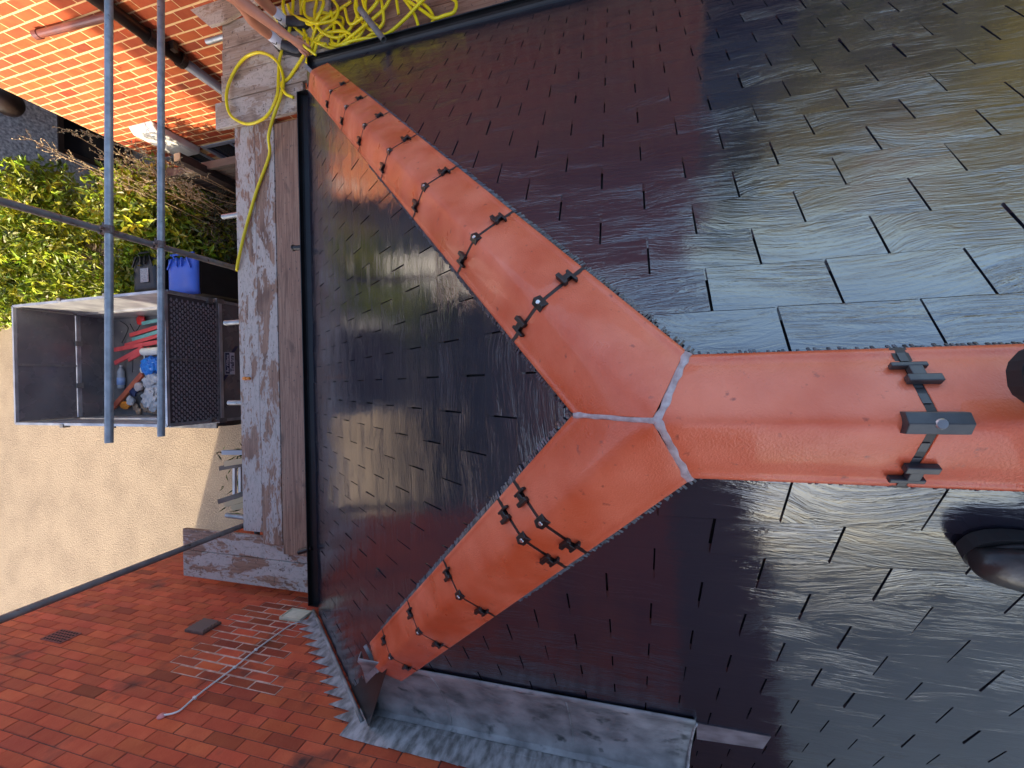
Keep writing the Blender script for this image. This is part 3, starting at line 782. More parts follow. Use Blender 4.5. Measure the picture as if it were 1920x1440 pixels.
# meter box
m = MB(); y0, y1, z0, z1 = 5.98, 6.42, -3.82, -3.16
m.hexa([(NXW-.001, y0, z0), (NXW-.001, y1, z0), (NXW-.001, y1, z1), (NXW-.001, y0, z1), (NXW-.10, y0+.02, z0), (NXW-.10, y1-.02, z0), (NXW-.10, y1-.02, z1-.06), (NXW-.10, y0+.02, z1-.06)])
mb_ = fix_normals(m.build('meter_box', WHITE, nb, bevel=.02))
m = MB(); m.box(NXW-.108, NXW-.1005, y0+.05, y1-.05, z0+.05, z1-.11); m.build('door', WHITE, mb_, bevel=.004)

# pebbledash house beyond
PY = 9.0
pb = thing('pebbledash_house', 'grey pebbledash house wall with a dark framed window behind the laurel hedge', 'house', (4, PY, -5.3))
wx0, wz0, wz1 = 4.02, -4.75, -3.78
m = MB()
m.box(3.15, 9, PY, PY+.25, wz1, -1.0); m.box(3.15, wx0, PY, PY+.25, -5.4, wz1); m.box(wx0, 9, PY, PY+.25, -5.4, wz0); m.build('wall', PEBBLE, pb)
m = MB(); m.box(wx0, wx0+.07, PY-.03, PY+.1, wz0, wz1); m.box(wx0+.07, 6.2, PY-.03, PY+.1, wz1-.07, wz1); m.box(wx0-.03, 6.3, PY-.08, PY+.1, wz0-.06, wz0); m.box(wx0+.07, 6.2, PY+.0, PY+.1, wz0, wz0+.06); m.box(4.62, 4.68, PY-.02, PY+.09, wz0+.06, wz1-.07)
f = m.build('window', BROWN, pb); m = MB(); m.quad((wx0, PY+.06, wz0), (6.2, PY+.06, wz0), (6.2, PY+.06, wz1), (wx0, PY+.06, wz1)); m.build('pane', GLASS, f)
m = MB(); m.lathe([(.02, -.02), (.17, 0), (.21, .06), (.19, .14), (.10, .2), (.02, .22)], hit(3, 190, 1, PY-.2), 18, (0, -1, 0)); m.build('wall_lamp', BROWN, pb, smooth=True)
m = MB(); m.hexa([(3.0, PY-.3, -1.0), (9.2, PY-.3, -1.0), (9.2, PY+6, -1.0), (3.0, PY+6, -1.0), (3.4, PY+2.4, 1.2), (8.8, PY+2.4, 1.2), (8.8, PY+3.2, 1.2), (3.4, PY+3.2, 1.2)]); m.build('roof', ROOFR, pb)
m = MB(); m.box(3.15, 9, PY+.26, PY+5.8, -5.4, -1.0); m.build('side_wall', PEBBLE, pb)

# slatted timber fence below the orange wall
fn = thing('timber_fence', 'weathered grey slatted timber fence with a taller dark post, below the orange brick wall', 'fence', (2.95, 5, GZ))
m = MB(); FX = 2.93
for k in range(12):
    z = -3.30-k*.10; m.box(FX-.012, FX+.012, 2.9, 5.9, z-.086, z)
m.build('slat_panel', GRWOOD, fn)
m = MB(); m.box(FX-.05, FX+.045, 2.9, 5.92, -3.296, -3.255); m.build('top_rail', GRWOOD, fn)
m = MB(); m.box(FX-.11, FX-.014, 5.17, 5.27, GZ-.05, -2.93); m.build('post', DKWOOD, fn)
m = MB(); m.box(FX-.108, FX-.016, 5.172, 5.268, -2.929, -2.922); m.build('post_top', ENDWOOD, fn)
for y in (3.2, 5.84):
    m = MB(); m.box(FX+.013, FX+.10, y, y+.09, GZ-.8, -3.3); m.build('post', GRWOOD, fn)

# ---------------------------------------------------------------- plants
def leaf(mb, c, d, n_, ln, wd, col, fold=.25):
    d = d.normalized(); s_ = d.cross(n_)
    if s_.length < 1e-4: s_ = d.orthogonal()
    s_.normalize(); up = s_.cross(d)
    i = len(mb.v)
    mid = c+d*ln*.45
    mb.v += [tuple(c), tuple(mid-s_*wd/2+up*wd*fold), tuple(c+d*ln-up*ln*.12), tuple(mid+s_*wd/2+up*wd*fold)]
    mb.face((i, i+1, i+2), col); mb.face((i, i+2, i+3), col)
def rv(r):
    while True:
        v = Vector((r.uniform(-1, 1), r.uniform(-1, 1), r.uniform(-1, 1)))
        if .05 < v.length < 1: return v.normalized()
def foliage(clumps, n, ln, wd, r, surf=.55, droop=.2, cl=(.45, 1.5), rosette=5):
    """rosettes of real leaves spread through ellipsoid clumps (centre, radii)"""
    mb = MB(); tot = sum(a[1].x*a[1].y+a[1].x*a[1].z+a[1].y*a[1].z for a in clumps)
    for c, rad in clumps:
        k = int(n*(rad.x*rad.y+rad.x*rad.z+rad.y*rad.z)/tot/rosette)
        tint = r.uniform(.8, 1.2)
        for _ in range(k):
            v = rv(r); q = surf+(1-surf)*r.random()**.6; jit = 1+r.gauss(0, .09)
            p = c+Vector((v.x*rad.x, v.y*rad.y, v.z*rad.z))*q*jit
            out = (v+Vector((0, 0, .35))+rv(r)*.45).normalized(); tc = tint*r.uniform(cl[0], cl[1]); yl = r.uniform(.8, 1.35)
            for j in range(rosette):
                d = (out*.55+rv(r)).normalized(); d.z -= droop*r.random()
                f = tc*r.uniform(.7, 1.25); s_ = r.uniform(.65, 1.25)
                leaf(mb, p+rv(r)*ln*.25, d, (out+rv(r)*.4), ln*s_, wd*s_, (f*yl, f, f*r.uniform(.4, 1.1), 1))
    return mb
rh = random.Random(21)
hd = thing('laurel_hedge', 'yellow green laurel hedge with glossy leaves along the driveway beside the trailer', 'hedge', (2.3, 8, GZ))
cl = []
for i in range(105):
    y = rh.uniform(5.7, 13.6); x = rh.uniform(1.55, 3.1) if y > 6.6 else rh.uniform(2.0, 2.8); z = rh.uniform(-4.15, -3.45) + (.25 if x > 2.1 else -.1)
    cl.append((Vector((x, y, z)), Vector((rh.uniform(.28, .45), rh.uniform(.3, .55), rh.uniform(.25, .42)))))
for i in range(20): cl.append((Vector((rh.uniform(1.42, 1.7), 6.9+i*.34, rh.uniform(-4.2, -3.7))), Vector((.26, .3, .35))))
for px in (0, 25, 50, 75):
    for py in (440, 465, 490, 515):
        for z in (-4.05, -3.75): cl.append((hit(px, py, 2, z)+rv(rh)*.1, Vector((.36, .4, .32))))
for px in (0, 25, 50, 75, 100):
    for py in (330, 355, 380, 405): cl.append((hit(px, py+px*.25, 2, -3.35)+rv(rh)*.1, Vector((.36, .4, .34))))
foliage(cl, 50000, .110, .046, rh, rosette=6).build('foliage', LEAF, hd)
m = MB()
for i in range(26):
    y = rh.uniform(5.8, 11.2); x = rh.uniform(1.8, 2.9); q = [Vector((x, y, GZ-.05))]
    for k in range(4): q.append(q[-1]+Vector((rh.uniform(-.1, .1), rh.uniform(-.1, .1), .24)))
    m.tube(q, [.02, .017, .013, .009, .005], 6)
split_loose(m.build('stem', BARK, hd))
# straggly dry bush against the fence
db = thing('dry_bush', 'straggly dry bush with pale bare seed twigs reaching over the fence', 'bush', (2.5, 5.2, GZ))
m = MB(); ml = MB(); mt = MB()
def twig(p, d, ln, r, seg=5, rad=.006):
    q = [Vector(p)]; d = Vector(d).normalized()
    for k in range(seg):
        d = (d+rv(r)*.16).normalized(); q.append(q[-1]+d*ln/seg)
    return q
tips = [(170, 250), (60, 262), (200, 300), (130, 245), (265, 285), (300, 330), (340, 335), (225, 330), (250, 300), (100, 285), (420, 370), (355, 365), (190, 345), (280, 340), (215, 285)]
for px, py in tips:
    e = hit(px, py, 0, rh.uniform(2.35, 2.75)); b0 = Vector((rh.uniform(2.25, 2.7), rh.uniform(4.9, 5.7), -4.0))
    mid = (b0+e)/2+Vector((rh.uniform(-.05, .05), -.1, .18)); q = spline([b0, mid, e], 7)
    m.tube(q, [.006-.004*i/len(q) for i in range(len(q))], 5)
    for i in range(len(q)//2, len(q)):
        for _ in range(3):
            d = (q[i]-q[i-1]).normalized()+rv(rh)*.9; t = twig(q[i], d, rh.uniform(.05, .14), rh, 3); m.tube(t, .0022, 4, False)
            for s_ in t[1:]:
                for __ in range(2): leaf(mt, s_, rv(rh), rv(rh), .020, .012, (rh.uniform(.8, 1.4),)*3+(1,))
m.build('twig', TWIG, db)
TWIGL = M('seed_head', (.42, .33, .18), .8, attr=True)
mt.build('seed_head', TWIGL, db)
cl = [(Vector((rh.uniform(2.1, 2.75), rh.uniform(4.2, 5.8), rh.uniform(-4.1, -3.45))), Vector((rh.uniform(.2, .35), rh.uniform(.25, .4), rh.uniform(.2, .32)))) for i in range(16)]
foliage(cl, 7000, .05, .016, rh, rosette=5, cl=(.3, 1.3)).build('foliage', TWIGD, db)
m = MB()
for i in range(70):
    b0 = Vector((rh.uniform(2.1, 2.8), rh.uniform(4.3, 5.8), rh.uniform(-4.2, -3.5))); m.tube(twig(b0, (rh.uniform(-.6, .6), rh.uniform(-.6, .8), rh.uniform(.3, 1)), rh.uniform(.2, .5), rh), [.005, .0045, .004, .003, .002, .0015], 4)
m.build('branch', TWIG, db)
# weeds at the foot of the brick house
wd_ = thing('weed_clump', 'green weeds growing at the foot of the red brick house', 'weeds', (-1.6, 5.6, GZ))
mb = MB()
for i in range(420):
    p = Vector((rh.uniform(-1.95, -.9), rh.gauss(5.55, .3), GZ+rh.uniform(0, .15))); f = rh.uniform(.5, 1.4); leaf(mb, p, Vector((rh.uniform(-1, 1), rh.uniform(-1, 1), rh.uniform(.2, 1.2))), rv(rh), rh.uniform(.08, .22), .02, (f, f, f*.8, 1))
mb.build('foliage', WEED, wd_)

def tree(loc, h, crown, n, label, group, r, name='garden_tree', lf=(.16, .09)):
    t = thing(name, label, 'tree', loc, group)
    L_ = Vector(loc); m = MB()
    tr = [L_+Vector((r.uniform(-.1, .1)*k, r.uniform(-.1, .1)*k, h*.62*k/5)) for k in range(6)]
    m.tube(tr, [.17*h/6*(1-.13*k) for k in range(6)], 10)
    cl = []
    for k in range(9):
        a = r.uniform(0, 6.28); rr = crown*r.uniform(.25, .85); e = L_+Vector((math.cos(a)*rr, math.sin(a)*rr, h*r.uniform(.5, .96)))
        s0 = tr[r.randint(2, 5)]; m.tube(spline([s0, (s0+e)/2+Vector((0, 0, .25)), e], 4), [.05*h/6*(1-.09*i) for i in range(9)], 6)
        cl.append((e, Vector((crown*r.uniform(.28, .5), crown*r.uniform(.28, .5), h*r.uniform(.09, .17)))))
    m.build('trunk', BARK, t, smooth=True)
    foliage(cl, n, lf[0], lf[1], r, surf=.3, cl=(.5, 1.5)).build('crown', LEAFT, t)
    return t
rt = random.Random(33)
for i, (x, y, h, cr, lb) in enumerate([(8.6, -1.7, 5.1, 1.0, 'bushy green tree reflected in the right slates nearest the orange house'), (9.2, -6.2, 5.3, 1.7, 'broad sunlit tree standing beyond the right eaves'), (12, -11, 5.6, 2.0, 'tall olive tree furthest behind on the right'), (15, -5, 4.9, 1.8, 'round tree behind the broad sunlit tree on the right')]):
    tree((x, y, GZ-.9), h, cr, 2600, lb, 'garden trees on the right', rt)
for i, (x, y, h, cr, lb) in enumerate([(-9.5, -6.0, 4.6, 1.7, 'garden tree standing behind the brick house corner'), (-11, -10.5, 5.2, 2.2, 'spreading tree on the left behind the roof'), (-18, -6.5, 5.6, 2.5, 'far tree on the left with a high crown')]):
    tree((x, y, GZ), h, cr, 2400, lb, 'garden trees on the left', rt)
gh = thing('garden_hedge', 'tall sunlit hedge beyond the right eaves, mirrored olive yellow in the slates', 'hedge', (7.3, -6, GZ-.9))
cl = [(Vector((7.2+rt.uniform(-.5, .5), -1.9-.12*i+rt.uniform(-.2, .2), rt.uniform(-4.8, -1.7))), Vector((rt.uniform(.45, .7), rt.uniform(.5, .8), rt.uniform(.45, .75)))) for i in range(90)]
foliage(cl, 15000, .17, .10, rt, surf=.6, cl=(.55, 1.5)).build('foliage', LEAFT, gh)
m = MB(); m.tube([(7.2, -4, GZ-1), (7.3, -4, -3.4)], .05, 8); m.build('stem', BARK, gh)
ga_ = thing('reflector', 'unseen pale flat topped garage beyond the left eaves behind the brick house', 'reflector', (-9, -8, GZ))  # unseen pale block, added so the left slates mirror an even grey
m = MB(); m.box(-12, -7, -14, -1.5, GZ-.1, -.25); m.build('wall', M('pale_render', (.62, .60, .54), .85, var=(.50, .48, .42), vscale=1.2), ga_)
m = MB(); m.box(-12.1, -6.88, -14.1, -1.4, -.248, -.10); m.build('roof', M('roof_felt', (.2, .2, .2), .9), ga_)
for y in (-9.4,): m = MB(); m.box(-7.02, -6.985, y, y+1.0, -2.4, -1.4); f = m.build('window', WHITE, ga_); m = MB(); m.box(-6.984, -6.98, y+.07, y+.93, -2.33, -1.47); m.build('pane', GLASS, f)
gh = thing('garden_hedge', 'unseen dense dark hedge past the driveway, added to darken the hip slate reflections', 'hedge', (0, 15.6, GZ))  # out of view, put in to darken what the hip slates mirror
cl = [(Vector((-11+.2*i, 15.7+rt.uniform(-.3, .3), rt.uniform(-4.0, -1.6))), Vector((rt.uniform(.5, .8), rt.uniform(.4, .6), rt.uniform(.45, .75)))) for i in range(120)]
cl += [(Vector((1.0+.12*i, 12.9+rt.uniform(-.3, .3), rt.uniform(-4.0, -2.2))), Vector((rt.uniform(.4, .6), rt.uniform(.4, .5), rt.uniform(.4, .7)))) for i in range(30)]
foliage(cl, 12000, .2, .13, rt, surf=.6, cl=(.5, 1.3)).build('foliage', M('dark_hedge_leaf', (.06, .075, .035), .6, attr=True), gh)
m = MB(); m.tube([(0, 15.7, GZ), (0, 15.7, -2.4)], .05, 8); m.build('stem', BARK, gh)
# terrace across the end of the driveway
tb = thing('street_house', 'grey rendered house across the street, seen only mirrored in the hip slates', 'house', (0, 21, GZ))
m = MB(); m.box(-16, 22, 20, 27, GZ-.1, 1.2); m.build('wall', RENDER_W, tb)
m = MB(); m.hexa([(-16.3, 19.7, 1.2), (22.3, 19.7, 1.2), (22.3, 27.3, 1.2), (-16.3, 27.3, 1.2), (-16.3, 23.3, 4.2), (22.3, 23.3, 4.2), (22.3, 23.6, 4.2), (-16.3, 23.6, 4.2)]); m.build('roof', ROOFR, tb)
for x in (-7, -3.5, 1.5, 5):
    for z in (-3.4, -.8): m = MB(); m.box(x, x+1.3, 19.95, 20.05, z, z+1.2); f = m.build('window', WHITE, tb); m = MB(); m.box(x+.08, x+1.22, 19.93, 19.949, z+.08, z+1.12); m.build('pane', GLASS, f)

# ---------------------------------------------------------------- scaffold
def board(name, label, x0, x1, y0, y1, z1, mat, grp='scaffold boards', t=.038, bands=''):
    m = MB(); L_ = Vector(((x0+x1)/2, (y0+y1)/2, z1-t))
    m.box(x0, x1, y0, y1, z1-t, z1)
    o = thing(name, label, 'board', tuple(L_), grp); m.build('plank', mat, o, bevel=.004)
    if bands:
        m = MB(); e = .0015
        for s_ in bands:
            if s_ == 'L': m.box(x0-e, x0+.02, y0-e, y1+e, z1-t-e, z1+e)
            if s_ == 'F': m.box(x0-e, x1+e, y1-.02, y1+e, z1-t-e, z1+e)
        m.build('end_band', GALVD, o)
    return o
BZ = -2.2
board('scaffold_board', 'outermost scaffold board, worn pale lilac, hose tail hanging over its edge', -1.27, 2.95, 3.285, 3.51, BZ, WB[('x', .8)])
board('scaffold_board', 'middle scaffold board half covered in flaking pale paint', -1.37, 2.60, 3.062, 3.28, BZ+.004, WB[('x', .5)])
board('scaffold_board', 'bare brown scaffold board lying tight against the hip end gutter', -1.45, 2.44, 2.79, 3.057, BZ, WB[('x', 0)])
board('scaffold_board', 'stained pale board running along the foot of the red brick wall', -1.80, -1.54, 2.78, 4.33, BZ-.045, WB[('y', .8)])
board('scaffold_board', 'second pale board beside the red brick wall, under the front boards', -1.535, -1.33, 2.78, 4.33, BZ-.047, WB[('y', .8)])
for x0, x1, y1, mt_, lb in ((2.475, 2.715, 3.68, WY2, 'short dusty board passing under the right hip end, hose loop on it'),
                           (2.725, 2.955, 3.60, WY2, 'dusty scaffold board beside the right gutter with yellow hose across it'),
                           (2.962, 3.19, 3.585, WY2, 'dusty scaffold board the worker rests his nearer foot on'),
                           (3.197, 3.43, 3.575, WY2, 'outermost dusty scaffold board on the right, nearest the orange wall')):
    board('scaffold_board', lb, x0, x1, 2.70 if x0 < 2.6 else 2.42, y1, BZ+.045, mt_)
for x0, x1, lb in ((2.86, 3.085, 'brown scaffold board against the right gutter under the hose coils'), (3.09, 3.315, 'brown scaffold board under the outer hose coils'), (3.32, 3.55, 'outer brown scaffold board at the edge of the right side lift')):
    board('scaffold_board', lb, x0, x1, -3.0, 2.415, BZ+.003, WB[('y', 0)], 'brown boards under the hose')
# loose board corner pointing out past the worker
o = thing('loose_board', 'pale loose board lying at an angle at the top, beyond the worker', 'board', (3.6, 3.5, -2.12))
m = MB(); q = [Vector((3.62, 3.92, -2.11)), Vector((3.40, 3.68, -2.11)), Vector((3.395, 3.50, -2.11)), Vector((3.58, 2.6, -2.11)), Vector((3.95, 2.7, -2.11))]
i = len(m.v); m.v += [tuple(p) for p in q]+[tuple(p-Vector((0, 0, .03))) for p in q]; k = len(q)
m.face(list(range(k))); m.face([k+j for j in range(k)][::-1]); [m.face((j, k+j, k+(j+1) % k, (j+1) % k)) for j in range(k)]
fix_normals(m.build('plank', WY2, o))
# tubes
def pole(name, label, a, b, mat, grp=None, r=.0242, open_ends=True):
    a, b = Vector(a), Vector(b); o = thing(name, label, 'scaffold pole', tuple((a+b)/2), grp)
    m = MB(); m.tube([a, b], r, 20, False); n = 20
    # open ends with wall thickness
    for e, d in ((a, (b-a).normalized()), (b, (a-b).normalized())):
        m.tube([e, e+d*.05], r*.86, 20, False)
        s_ = len(m.v)
        u = d.orthogonal().normalized(); v = d.cross(u)
        for rr in (r, r*.86):
            for k in range(n): m.v.append(tuple(e+(u*math.cos(6.28318*k/n)+v*math.sin(6.28318*k/n))*rr))
        for k in range(n): m.face((s_+k, s_+(k+1) % n, s_+n+(k+1) % n, s_+n+k))
    m.build('tube', mat, o, smooth=True)
    return o
def coupler(parent, c, d1, d2):
    m = MB(); c, d1, d2 = Vector(c), Vector(d1).normalized(), Vector(d2).normalized(); n_ = d1.cross(d2).normalized()
    m.tube([c-d1*.028, c+d1*.028], .031, 14); m.obox(c+n_*.03, d1*.026, d2*.026, n_*.012)
    m.tube([c+d2*.02+n_*.0, c+d2*.055], .010, 8); m.tube([c-d2*.02, c-d2*.05], .012, 6)
    m.tube([c+n_*.05-d2*.026, c+n_*.05+d2*.026], .031, 14); m.tube([c+n_*.05+d1*.02, c+n_*.05+d1*.058], .010, 8)
    m.build('coupler', RUST, parent)
up_ = pole('guard_rail', 'upper galvanised guard rail tube, further left of the two crossing above the trailer', (-.30, 3.55, -1.203), (4.4, 3.55, -1.295), GALV, 'guard rails')
lo_ = pole('guard_rail', 'lower galvanised guard rail tube, passing over the mesh end of the trailer', (-.30, 3.55, -1.54), (4.4, 3.55, -1.64), GALV, 'guard rails')
st = pole('scaffold_standard', 'upright grey scaffold tube clamped to both guard rails', (1.20, 3.604, .6), (1.215, 3.604, -4.38), GALVD, 'scaffold standards')
for p_, z in ((up_, -1.232), (lo_, -1.570)): coupler(p_, (1.203, 3.55, z), (1, 0, 0), (0, 0, -1))
pole('scaffold_standard', 'dark upright scaffold tube beside the red brick wall', (-1.281, 3.64, .5), (-1.262, 3.64, -4.38), GALVD, 'scaffold standards')
pole('scaffold_standard', 'upright scaffold tube out past the orange wall corner', (3.75, 3.62, .5), (3.75, 3.62, -4.38), GALVD, 'scaffold standards')
for x, ye, lb in ((.70, 3.79, 'bright tube end sticking out from the boards above the trailer sign'), (-.077, 3.765, 'bright tube end sticking out from the boards below the orange fitting'), (1.73, 3.785, 'bright tube end sticking out beside the dry bush'), (3.46, 3.94, 'tube end sticking out beneath the dusty boards by the orange wall'), (-1.40, 3.46, 'dark tube under the board ends by the red brick wall')):
    pole('transom_tube', lb, (x, 2.5, BZ-.10), (x, ye, BZ-.10), GALV if x > -1 else GALVD, 'transom tubes under the boards')
t0 = hit(693, 42, 2, -2.0)
pole('short_tube', 'short open grey tube lying across the right gutter beside the hose', (3.02, 2.0, -1.99), (2.76, 1.815, -2.02), GALVD)
# ledger tubes
pole('ledger_tube', 'long tube carrying the front boards', (-1.6, 3.52, BZ-.155), (3.9, 3.52, BZ-.155), GALVD)
# timbers stacked under the board edge
def stick(name, label, a, b, w_, h_, mat, cat, grp=None, end=None):
    o = thing(name, label, cat, tuple((Vector(a)+Vector(b))/2), grp); m = MB(); m.bar(a, b, w_, h_); m.build('length', mat, o, bevel=.002)
    if end:
        d = (Vector(b)-Vector(a)).normalized(); m = MB(); m.bar(Vector(b)+d*.0005, Vector(b)+d*.004, w_*.96, h_*.96); m.build('cut_end', end, o)
    return o
for i, (pa, pbx, z, w_, mat, lb) in enumerate([((470, 848), (419, 848), -2.75, .05, UPVC, 'pale grey strip end poking out under the boards'),
        ((480, 860), (424, 869), -2.72, .06, ENDWOOD, 'split yellowish timber end poking out under the boards'), ((480, 866), (414, 878), -2.85, .05, GRWOOD, 'grey timber end with a dark cut, lowest under the boards'),
        ((480, 918), (412, 940), -2.85, .055, GRWOOD, 'round grey timber end beside the white battens'), ((490, 925), (425, 946), -2.75, .055, ENDWOOD, 'yellow timber end next to the round grey one'), ((490, 938), (438, 952), -2.70, .06, ENDWOOD, 'short yellow timber end nearest the boards')]):
    stick('timber_offcut', lb, hit(*pa, 2, z), hit(*pbx, 2, z), w_, .05, mat, 'timber', 'timber ends under the boards', ENDWOOD if 'yellow' in lb else None)
for z, px in ((-3.0, 440), (-2.9, 451)):
    stick('white_batten', 'speckled white batten hanging under the boards, %s' % ('further out' if px == 440 else 'closer to the boards'), hit(px, 872, 2, z), hit(px, 930, 2, z), .035, .03, WHITE, 'batten', 'white battens')
pole('scaffold_stub', 'stubby grey tube end above the weeds', hit(470, 972, 2, -2.6), hit(425, 966, 2, -2.6), GALV)

# ---------------------------------------------------------------- hose
HP = [[(2.278, 3.045), (2.425, 2.988), (2.56, 2.924), (2.685, 2.883), (2.782, 2.881), (2.887, 2.915), (2.979, 3.003), (3.041, 3.139), (3.032, 3.295), (2.933, 3.418), (2.785, 3.494), (2.646, 3.498), (2.536, 3.453), (2.447, 3.312), (2.434, 3.171), (2.482, 3.032), (2.623, 2.937), (2.791, 2.925), (2.935, 2.914), (3.055, 2.851), (3.173, 2.789), (3.309, 2.756), (3.452, 2.753)], [(2.562, 2.761), (2.618, 2.848), (2.726, 2.905), (2.767, 2.837), (2.845, 2.725), (2.909, 2.636), (2.986, 2.606), (3.13, 2.659), (3.267, 2.685), (3.433, 2.68)], [(2.82, 2.61), (2.913, 2.6), (3.02, 2.548), (3.119, 2.419), (3.119, 2.323), (3.033, 2.257), (2.947, 2.234), (2.85, 2.241)], [(2.867, 2.552), (2.936, 2.543), (3.027, 2.477), (3.044, 2.352), (3.0, 2.217), (2.913, 2.139), (2.844, 2.114)], [(2.975, 2.507), (2.92, 2.369), (2.938, 2.245), (2.991, 2.084), (3.057, 1.977), (3.135, 1.885), (3.208, 1.82)], [(2.964, 2.409), (2.916, 2.328), (2.891, 2.193), (2.843, 2.061), (2.859, 1.956), (2.922, 1.839), (2.982, 1.675), (3.073, 1.514), (3.095, 1.43), (3.081, 1.335), (3.017, 1.255), (2.923, 1.263), (2.888, 1.339), (2.922, 1.433), (3.011, 1.527), (3.136, 1.671)], [(2.859, 2.207), (2.907, 2.112), (2.958, 1.993), (2.933, 1.864), (2.836, 1.715)], [(3.293, 2.143), (3.167, 2.146), (3.045, 2.069), (3.003, 1.992), (3.039, 1.907), (3.15, 1.898), (3.235, 1.922)], [(3.182, 1.72), (3.036, 1.624), (2.917, 1.59), (2.844, 1.629)], [(3.148, 1.634), (3.049, 1.502), (2.936, 1.445), (2.842, 1.459)], [(3.356, 2.611), (3.354, 2.511), (3.297, 2.429), (3.206, 2.438), (3.131, 2.517), (3.167, 2.615), (3.264, 2.67), (3.348, 2.625), (3.361, 2.539)], [(3.368, 2.799), (3.258, 2.743), (3.145, 2.573), (3.1, 2.462), (3.149, 2.349), (3.246, 2.32), (3.329, 2.372)], [(3.299, 2.21), (3.222, 2.361), (3.136, 2.489), (3.038, 2.576), (2.823, 2.624)], [(3.463, 2.84), (3.343, 2.844), (3.221, 2.788), (3.094, 2.66), (3.008, 2.548), (2.944, 2.424)], [(3.538, 3.125), (3.384, 3.007), (3.234, 2.891)]]
hs = thing('garden_hose', 'long yellow hose in tangled coils on the boards, its tail hanging over the front', 'hose', (2.95, 2.3, BZ))
m = MB(); rz = random.Random(8)
for cx, cy, ra, ph_ in ((3.25, 2.35, .20, 0), (3.12, 2.22, .17, 1), (3.3, 2.08, .19, 2), (3.08, 2.42, .14, 3), (3.2, 1.9, .16, 4), (3.36, 2.5, .15, 5)):
    HP.append([(cx+ra*1.25*math.cos(a_*.62+ph_)+rz.uniform(-.03, .03), cy+ra*math.sin(a_*.62+ph_)+rz.uniform(-.03, .03)) for a_ in range(9)])
HB = BZ+.063
tail = [(1.165, 3.52, BZ-.10), (1.172, 3.525, BZ-.02), (1.19, 3.49, BZ+.02), (1.47, 3.405, BZ+.018), (1.85, 3.25, BZ+.02), (2.15, 3.10, BZ+.02)]
for i, p in enumerate(HP):
    zb_ = HB + (.012 if i == 0 else .008*(i % 6))
    p = [(max(x, 2.905) if y < 2.42 else x, y) for x, y in p]
    q = [(x, y, zb_+.018*math.sin(k*1.3+i)*(1 if i else .3) + (.0 if y > 2.42 else -.030)) for k, (x, y) in enumerate(p)]
    if i == 0: q = tail + q
    m.tube(spline(q, 7), .0126, 10)
m.build('tube', HOSE, hs, smooth=True)
m = MB(); a = hit(665, 0, 2, -1.9)
q0 = Vector((2.86, 2.54, -1.97)); m.tube(spline([(3.05, 2.60, -2.10), (2.95, 2.58, -2.03), q0, (2.78, 2.44, -2.02)], 6), .010, 10); m.build('nozzle_end', HOSE, hs, smooth=True)
o = thing('hose_fitting', 'small orange hose fitting lying on the pale outer board', 'fitting', (.15, 3.45, BZ))
m = MB(); m.lathe([(.010, 0), (.016, .003), (.016, .03), (.010, .034), (.010, .05), (.014, .052), (.014, .07), (.004, .072)], (.152, 3.452, BZ+.017), 14, (0, -1, -.05)); m.build('body', ORANGEP, o)
m = MB(); m.lathe([(.0085, 0), (.0085, .002)], (.152, 3.4545, BZ+.017), 12, (0, -1, 0)); m.build('opening', UNDER, o)

